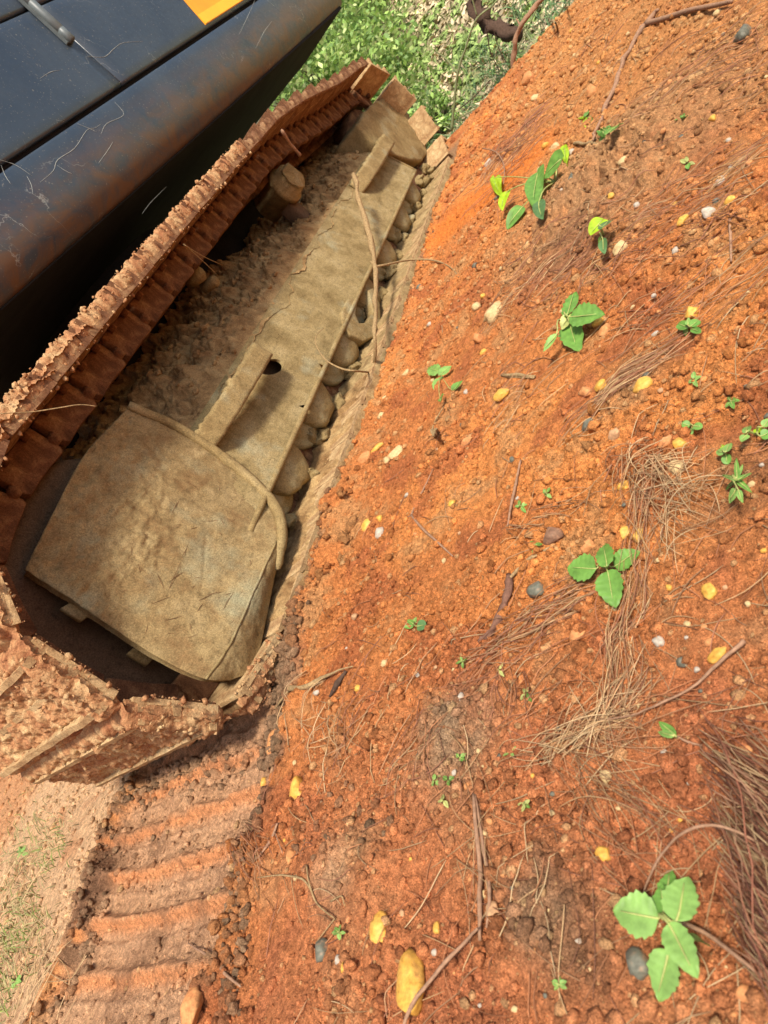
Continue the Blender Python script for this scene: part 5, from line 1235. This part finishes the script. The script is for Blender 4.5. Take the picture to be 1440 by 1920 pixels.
weed('folded_leaf_weed', 'dusty green weed with folded leaves at the foot of the long dry twig', (1136, 256),
     [(1140, 248, 1120, 236, 20, 'leaf', 'ovate'), (1136, 252, 1160, 232, 18, 'leaf', 'ovate'), (1136, 256, 1126, 272, 16, 'leaf_pale', 'ovate'), (1145, 246, 1168, 226, 10, 'leaf', 'blade')], .04, 4, stemr=.002)
weed('shaded_seedling', 'glossy green seedling growing in the gap beside the lower chain of the track', (578, 1062),
     [(578, 1062, 553, 1074, 20, 'leaf', 'ovate'), (578, 1060, 574, 1038, 13, 'leaf', 'ovate'), (580, 1062, 592, 1044, 12, 'leaf', 'ovate'), (580, 1064, 597, 1070, 13, 'leaf', 'ovate')], .03, 0)
weed('clover_sprig', 'tiny fern like sprig with one round blue green leaf on bare orange earth', (776, 1172),
     [(776, 1172, 757, 1176, 12, 'leaf', 'ovate'), (776, 1170, 762, 1162, 10, 'leaf', 'ovate'), (776, 1170, 780, 1156, 9, 'leaf_pale', 'ovate'), (782, 1174, 798, 1172, 22, 'leaf_dark', 'round')], .012, 0)
weed('round_leaved_weed', 'low blue green weed with round leaves in front of the dull yellow stone', (1292, 614),
     [(1290, 614, 1270, 606, 18, 'leaf', 'round'), (1294, 612, 1312, 600, 18, 'leaf', 'round'), (1290, 616, 1282, 628, 12, 'leaf_pale', 'round'), (1296, 616, 1312, 622, 12, 'leaf', 'round'), (1290, 610, 1290, 594, 9, 'leaf_pale', 'ovate')], .02, 0)
weed('round_leaved_sprout', 'small sprout with three round grey green leaves above the bright ochre stone', (1297, 800),
     [(1294, 798, 1278, 794, 15, 'leaf', 'round'), (1300, 798, 1317, 801, 14, 'leaf', 'round'), (1297, 802, 1296, 814, 9, 'leaf_pale', 'round')], .015, 0)
weed('rosette_weed', 'starry weed of narrow green blades near the right edge', (1382, 900),
     [(1382, 900, 1380, 855, 9, 'leaf', 'blade'), (1382, 900, 1350, 888, 8, 'leaf_pale', 'blade'), (1382, 900, 1358, 918, 9, 'leaf', 'blade'), (1382, 900, 1408, 922, 10, 'leaf', 'blade'), (1382, 900, 1408, 886, 8, 'leaf', 'blade'), (1382, 900, 1392, 868, 7, 'leaf_pale', 'blade'), (1380, 915, 1366, 944, 15, 'leaf_pale', 'ovate'), (1384, 918, 1392, 942, 10, 'leaf_pale', 'ovate')], .03, 0)
weed('yellow_green_sprout', 'yellow green sprout with four leaves above the starry weed', (1360, 850),
     [(1360, 848, 1342, 846, 15, 'leaf_pale', 'ovate'), (1360, 848, 1370, 828, 14, 'leaf_pale', 'ovate'), (1361, 852, 1364, 870, 16, 'leaf', 'round'), (1358, 846, 1352, 832, 8, 'leaf_lime', 'ovate')], .02, 0)
weed('paired_leaf_weed', 'weed with paired light green leaves cut by the right edge', (1420, 815),
     [(1400, 815, 1390, 828, 16, 'leaf_pale', 'ovate'), (1398, 812, 1404, 796, 14, 'leaf_pale', 'ovate'), (1420, 812, 1424, 800, 14, 'leaf_lime', 'ovate'), (1426, 818, 1444, 812, 20, 'leaf', 'round'), (1430, 800, 1446, 784, 16, 'leaf_pale', 'ovate')], .02, 0)
weed('broken_sprig', 'snapped green sprig with crumpled leaves in the right foreground', (1268, 1384),
     [(1268, 1380, 1234, 1352, 16, 'leaf', 'ovate'), (1264, 1380, 1232, 1372, 12, 'leaf_pale', 'ovate'), (1262, 1376, 1250, 1356, 10, 'leaf', 'ovate')], .015, 0, stem=[(1268, 1380), (1292, 1392), (1318, 1398)])
SEED = [((862, 1420), 'leaf_pale', 'small pale sprout on the grey brown patch left of the needle bundles'), ((815, 1464), 'leaf_pale', 'left of two pale sprouts side by side on red earth'), ((840, 1462), 'leaf', 'right of two pale sprouts side by side on red earth'),
        ((868, 1240), 'leaf_pale', 'single tiny sprout left of the long diagonal needles'), ((935, 1256), 'leaf_yel', 'tiny yellowing sprout under the long diagonal needles'), ((955, 1411), 'leaf_pale', 'tiny pale sprout above the pair of dark stalks'),
        ((636, 1748), 'leaf_pale', 'bright little sprout beside the slate grey stone'), ((1048, 1846), 'leaf_pale', 'two leaved sprout in the brown hollow left of the blue grey chip'), ((1024, 925), 'leaf_pale', 'star shaped sprout above the faceted brown stone'),
        ((976, 948), 'leaf_pale', 'straggly sprout beside the thin dark twig'), ((1098, 220), 'leaf_lime', 'lime yellow sprout by the orange pebble on the upper slope'), ((832, 1500), 'leaf_yel', 'dry stemmed sprout below the two pale sprouts'),
        ((985, 1508), 'leaf_yel', 'pale star of withered leaves right of the dark stalks'), ((1002, 1022), 'leaf', 'small green leaf pair left of the faceted brown stone'), ((1300, 712), 'leaf_pale', 'tiny sprout right of the big cracked yellow stone'),
        ((1290, 305), 'leaf_yel', 'pale sprig in the needle drifts of the upper right'), ((1280, 222), 'leaf', 'small dark green sprig on the upper right gravel'), ((1370, 752), 'leaf', 'lone dark sprout near the right edge'), ((40, 1600), 'leaf_pale', 'green tuft on the tan earth left of the prints'), ((985, 1300), 'leaf_yel', 'yellowish bud among the diagonal needles'),
        ((28, 1840), 'leaf_pale', 'small sprout near the left edge beside the prints')]
rg = np.random.RandomState(4)
for (u, v_), mk_, lb in SEED:
    n = rg.randint(3, 6); Ls = []
    a0 = rg.uniform(0, 6.28)
    for k in range(n):
        a = a0 + k * 6.28 / n + rg.normal() * .25; q = rg.uniform(10, 17); Ls.append((u + 2 * math.cos(a), v_ + 2 * math.sin(a), u + q * math.cos(a), v_ + q * math.sin(a), rg.uniform(5, 9), mk_ if rg.rand() < .7 else 'leaf', 'ovate'))
    weed('seedling', lb, (u, v_), Ls, .010, 0, 'tiny seedlings on the red earth', cat='seedling', stemr=.0007)

# dead grass bundle at the lower right
rg = np.random.RandomState(14); K = 12; N = 520
pp = np.zeros((N, K, 3)); rr = np.zeros((N, K)); cc_ = np.zeros((N, 3))
GB = np.array([(0.36, 0.16, 0.085), (0.27, 0.105, 0.06), (0.42, 0.23, 0.13), (0.46, 0.31, 0.16), (0.17, 0.07, 0.045)])
for k in range(N):
    t = rg.rand(); u = 1300 + 75 * t + abs(rg.normal()) * 60 - 10; v_ = 1350 + 430 * t + rg.normal() * 28; a = onZ(u, v_)
    an = gdir(u, v_, 1, 0.85 + rg.normal() * .28); L = rg.uniform(.12, .30)
    s = np.linspace(0, 1, K); cv = rg.normal() * .35
    x = a[0] + np.cumsum(np.cos(an + cv * s)) * L / K; y = a[1] + np.cumsum(np.sin(an + cv * s)) * L / K
    z = hz(x, y) + 0.003 + rg.uniform(0.002, .05) * np.sin(np.pi * s * rg.uniform(.6, 1)) + rg.uniform(0, .012)
    pp[k] = np.stack([x, y, z], -1); rr[k] = 0.00065 * rg.uniform(.6, 1.5) * np.interp(s, [0, .1, .8, 1], [.5, 1, 1, .2]); cc_[k] = GB[rg.randint(5)] * rg.uniform(.7, 1.2)
batch_tubes('dead_grass', pp, rr, cc_, M['needle'], 'stuff', 'thick bundle of dead red brown grass at the lower right', 'dead grass')
# moss and short grass at the lower left
rg = np.random.RandomState(15); N = 650; K = 5; pp = np.zeros((N, K, 3)); rr = np.zeros((N, K)); cc_ = np.zeros((N, 3))
for k in range(N):
    c_ = [(45, 1600), (30, 1690), (10, 1780), (5, 1860), (95, 1570), (60, 1730)][rg.randint(6)]; u = c_[0] + rg.normal() * 22; v_ = c_[1] + rg.normal() * 40
    a = onZ(u, v_); an = rg.uniform(0, 6.28); s = np.linspace(0, 1, K); L = rg.uniform(.02, .06)
    x = a[0] + np.cos(an) * L * s * .7; y = a[1] + np.sin(an) * L * s * .7; z = hz(x, y) + L * .5 * np.sin(s * 1.8)
    pp[k] = np.stack([x, y, z], -1); rr[k] = 0.0016 * np.array([1, 1, .8, .5, .2]); cc_[k] = np.array([(0.20, 0.25, 0.06), (0.42, 0.36, 0.17), (0.34, 0.30, 0.13)][rg.randint(3)]) * rg.uniform(.7, 1.2)
batch_tubes('short_grass', pp, rr, cc_, M['needle'], 'stuff', 'thin mossy short grass on tan earth left of the prints', 'grass')

# ------------------------------------------------------------------ what stands beyond the rim of the slope
def base1(x, y): return base(np.atleast_1d(np.asarray(x, float)), np.atleast_1d(np.asarray(y, float))) - 0.02
def cards(n, cen, rad, size, cols, seed, name='leaves', parent=None, shell=0.55, flat=None, up=0.5):
    rg = np.random.RandomState(seed)
    d = rg.normal(size=(n, 3)); d /= np.linalg.norm(d, axis=1, keepdims=True); q = rg.rand(n) ** (1 / 3.0) * (1 - shell) + shell * rg.rand(n) ** .3
    P_ = d * q[:, None]
    # clumps: pull leaves towards twig centres
    tc = rg.normal(size=(max(n // 45, 3), 3)); tc /= np.linalg.norm(tc, axis=1, keepdims=True); tc *= rg.uniform(.4, 1.05, (len(tc), 1))
    own = rg.randint(0, len(tc), n); P_ = tc[own] + rg.normal(size=(n, 3)) * 0.15
    P_ = P_ * np.array(rad) + np.array(cen)
    N_ = rg.normal(size=(n, 3)) + np.array([0, 0, up * 2]); N_ /= np.linalg.norm(N_, axis=1, keepdims=True)
    A = np.cross(N_, rg.normal(size=(n, 3))); A /= np.linalg.norm(A, axis=1, keepdims=True); B = np.cross(N_, A)
    L = size * rg.uniform(.6, 1.3, n)[:, None]
    v0 = P_ - A * L * .5; v1 = P_ + B * L * .27 - A * L * .05; v2 = P_ + A * L * .5; v3 = P_ - B * L * .27 - A * L * .05
    v1 += N_ * L * .08; v3 += N_ * L * .08
    V = np.stack([v0, v1, v2, v3], 1).reshape(-1, 3); Fq = np.arange(4 * n).reshape(n, 4)
    tone = rg.uniform(.65, 1.3, len(tc))[own]
    C = np.array(cols)[rg.randint(0, len(cols), n)] * (tone * rg.uniform(.75, 1.25, n))[:, None]
    return V, Fq, np.repeat(C, 4, 0)
BG = [(0.36, 0.54, 0.13), (0.28, 0.44, 0.12), (0.48, 0.62, 0.20), (0.20, 0.32, 0.10), (0.52, 0.60, 0.26)]
def bush(x, y, r, h, label, seed, n=5200, size=.085, cols=BG):
    z = float(base1(x, y)[0]); e = empty('leafy_bush', (x, y, z), label, 'bush', 'leafy bushes beyond the slope')
    rg = np.random.RandomState(seed)
    for k in range(5):
        a = rg.uniform(0, 6.28); tip = np.array([x + math.cos(a) * r * .7, y + math.sin(a) * r * .7, z + h * rg.uniform(.6, 1)])
        v, f = tube([(x, y, z - .05), ((x + tip[0]) / 2 + rg.normal() * .1, (y + tip[1]) / 2, z + h * .45), tip], [.02, .012, .004], 6, 3); link('branch', mesh_from('branch', v, f), M['bark_dark'], e)
    v, f, c = cards(n, (x, y, z + h * .5), (r, r, h * .55), size, cols, seed)
    v[:, 2] = np.maximum(v[:, 2], z - .05); o = link('foliage', mesh_from('foliage', v, f, False, c), M['leafv'], e, kind='stuff')
bush(9.0, 2.75, 0.75, 1.5, 'nearest light green bush beyond the slope, just above the far end of the track', 1)
bush(9.9, 3.6, 0.95, 1.9, 'light green bush behind the body of the machine, left of the nearest bush', 2)
bush(10.6, 2.9, 0.9, 1.7, 'light green bush standing right behind the nearest bush', 3)
bush(12.2, 3.9, 1.2, 2.4, 'tall green bush at the back beside the machine body', 4, 5200, .10)
bush(12.6, 2.7, 1.0, 1.6, 'low green bush higher up the hillside', 5, 4200, .10)
bush(15.0, 4.5, 2.0, 3.4, 'tallest bush farthest up the hillside', 6, 6500, .14)
bush(15.5, 2.2, 1.3, 1.9, 'green bush on the hillside at the top edge of the view', 7, 4500, .12)
bush(7.9, 3.3, 0.55, 1.0, 'low light green bush between track and machine body', 8, 3600, .07)
bush(8.0, 2.15, 0.30, 0.45, 'small leafy shrub just past the far end of the track', 9, 1100, .06)
# litter and low growth on the hillside
rg = np.random.RandomState(3); n = 26000
x = 6.45 + 9.5 * rg.rand(n) ** 1.5; y = rg.uniform(-.6, 1, n) * 0.0 + rg.uniform(-0.5, 5.0, n); y = np.where(rg.rand(n) < .7, rg.uniform(-0.3, 3.2, n) * x / 8, y)
z = base1(x, y) + rg.uniform(0, .03, n)
N_ = rg.normal(size=(n, 3)) * .5 + np.array([-.2, 0, 1]); N_ /= np.linalg.norm(N_, axis=1, keepdims=True); A = np.cross(N_, rg.normal(size=(n, 3))); A /= np.linalg.norm(A, axis=1, keepdims=True); B = np.cross(N_, A)
L = rg.uniform(.02, .07, n)[:, None]; P_ = np.stack([x, y, z], 1)
V = np.stack([P_ - A * L, P_ + B * L * .4 + N_ * L * .2, P_ + A * L, P_ - B * L * .4 + N_ * L * .2], 1).reshape(-1, 3)
g_ = fbm(x, y, 1.6, 4, 71); gr = (rg.rand(n) < 0.20 + 0.7 * sm(-0.1, 0.4, g_))
C = np.where(gr[:, None], np.array([0.28, 0.38, 0.12]), np.array([0.56, 0.45, 0.28])) * rg.uniform(.55, 1.4, (n, 1))
tag(link('leaf_litter', mesh_from('leaf_litter', V, np.arange(4 * n).reshape(n, 4), False, np.repeat(C, 4, 0)), M['litter'], kind='stuff'), 'dry leaf litter and low creeping green growth on the hillside beyond', 'leaf litter')
n = 5200; K = 5; x = rg.uniform(6.35, 8.6, n); y = rg.uniform(-.1, 3.0, n) * x / 7
keep = (rg.rand(n) < np.clip(0.25 + 1.2 * fbm(x, y, 1.9, 3, 123), 0, 1)) | (x < 6.9); x, y = x[keep], y[keep]; n = len(x)
an = rg.uniform(0, 6.28, n); L = rg.uniform(.10, .34, n); s = np.linspace(0, 1, K)[None]
px_ = x[:, None] + np.cos(an)[:, None] * L[:, None] * s ** 1.6 * .7; py_ = y[:, None] + np.sin(an)[:, None] * L[:, None] * s ** 1.6 * .7
pz = base1(x, y)[:, None] + L[:, None] * (s * 1.0 - .35 * s ** 3)
GC = np.array([(0.11, 0.20, 0.09), (0.15, 0.26, 0.10), (0.22, 0.32, 0.13), (0.34, 0.36, 0.20)])[rg.randint(0, 4, n)] * rg.uniform(.7, 1.3, (n, 1))
batch_tubes('hillside_grass', np.stack([px_, py_, pz], -1), np.repeat(0.005 * np.array([[1, 1, .8, .5, .15]]), n, 0), GC, M['needle'], 'stuff', 'dark green grass growing in the dip behind the rim of the slope', 'grass')
# saplings and the fallen branch
X1 = 6.42
twig('green_sapling', 'thin green leafless sapling with one side fork behind the far end of the track', 'sapling',
     [([onX(847, 245, X1), onX(852, 190, X1), onX(858, 138, X1), onX(872, 92, X1), onX(890, 42, X1), onX(912, 20, X1), onX(948, -12, X1)], [.013, .011, .010, .009, .008, .006, .005]),
      ([onX(858, 138, X1), onX(838, 112, X1 + .05), onX(818, 96, X1 + .08), onX(817, 84, X1 + .08)], [.007, .006, .004]), ([onX(894, 30, X1), onX(886, 0, X1), onX(880, -20, X1)], [.006, .005])], M['green_stem'])
twig('red_sapling', 'reddish brown sapling stem rising from the rim of the slope', 'sapling',
     [([onX(963, 135, 6.2), onX(965, 100, 6.2), onX(967, 70, 6.2), onX(985, 38, 6.2), onX(1003, 12, 6.2), onX(1030, -12, 6.2)], [.021, .019, .018, .018, .015, .014]), ([onX(967, 68, 6.2), onX(975, 50, 6.25), onX(968, 35, 6.3)], [.010, .006])], M['bark'])
twig('grey_twigs', 'thin grey green twigs leaning right behind the reddish sapling', 'twigs',
     [([onX(985, 110, 6.3), onX(1025, 58, 6.3), onX(1062, 8, 6.3), onX(1080, -15, 6.3)], [.007, .006, .005]), ([onX(970, 95, 6.35), onX(1000, 30, 6.4), onX(1020, -12, 6.4)], [.006, .004]), ([onX(860, 222, 6.3), onX(905, 195, 6.3), onX(945, 160, 6.3), onX(968, 120, 6.3)], [.006, .006, .004])], M['green_stem'])
twig('bare_shoots', 'fine dark bare shoots between the green and the reddish sapling', 'twigs',
     [([onX(912, 48, 6.8), onX(914, 75, 6.8), onX(922, 105, 6.8), onX(936, 132, 6.8)], [.006, .005, .004]), ([onX(924, 50, 6.8), onX(935, 90, 6.8), onX(950, 118, 6.8)], [.005, .003]), ([onX(860, 205, 6.8), onX(885, 185, 6.8), onX(920, 150, 6.8)], [.006, .003])], M['bark_dark'])
twig('fallen_branch', 'thick dark fallen branch lying on the hillside behind the saplings', 'branch', [([onX(880, 5, 7.6), onX(905, 35, 7.5), onX(930, 55, 7.4), onX(950, 66, 7.3), onX(972, 72, 7.2)], [.05, .06, .065, .05, .03])], M['bark_dark'])
twig('white_litter', 'whitish dead root tuft at the foot of the reddish sapling', 'root', [([onX(930, 178, 6.25), onX(942, 168, 6.2), onX(955, 158, 6.2), onX(958, 150, 6.2)], [.012, .02, .016, .006])], STONE['white'])
twig('curled_roots', 'curled pale roots poking out of the rim near the top edge', 'root', [([G(1040, 50, .01), G(1030, 42, .06), G(1038, 40, .08), G(1046, 60, .0)], [.008, .007, .006]), ([G(1052, 45, .0), G(1056, 18, .08), G(1065, 12, .1)], [.006, .005])], M['bark_pale'])
print('done')
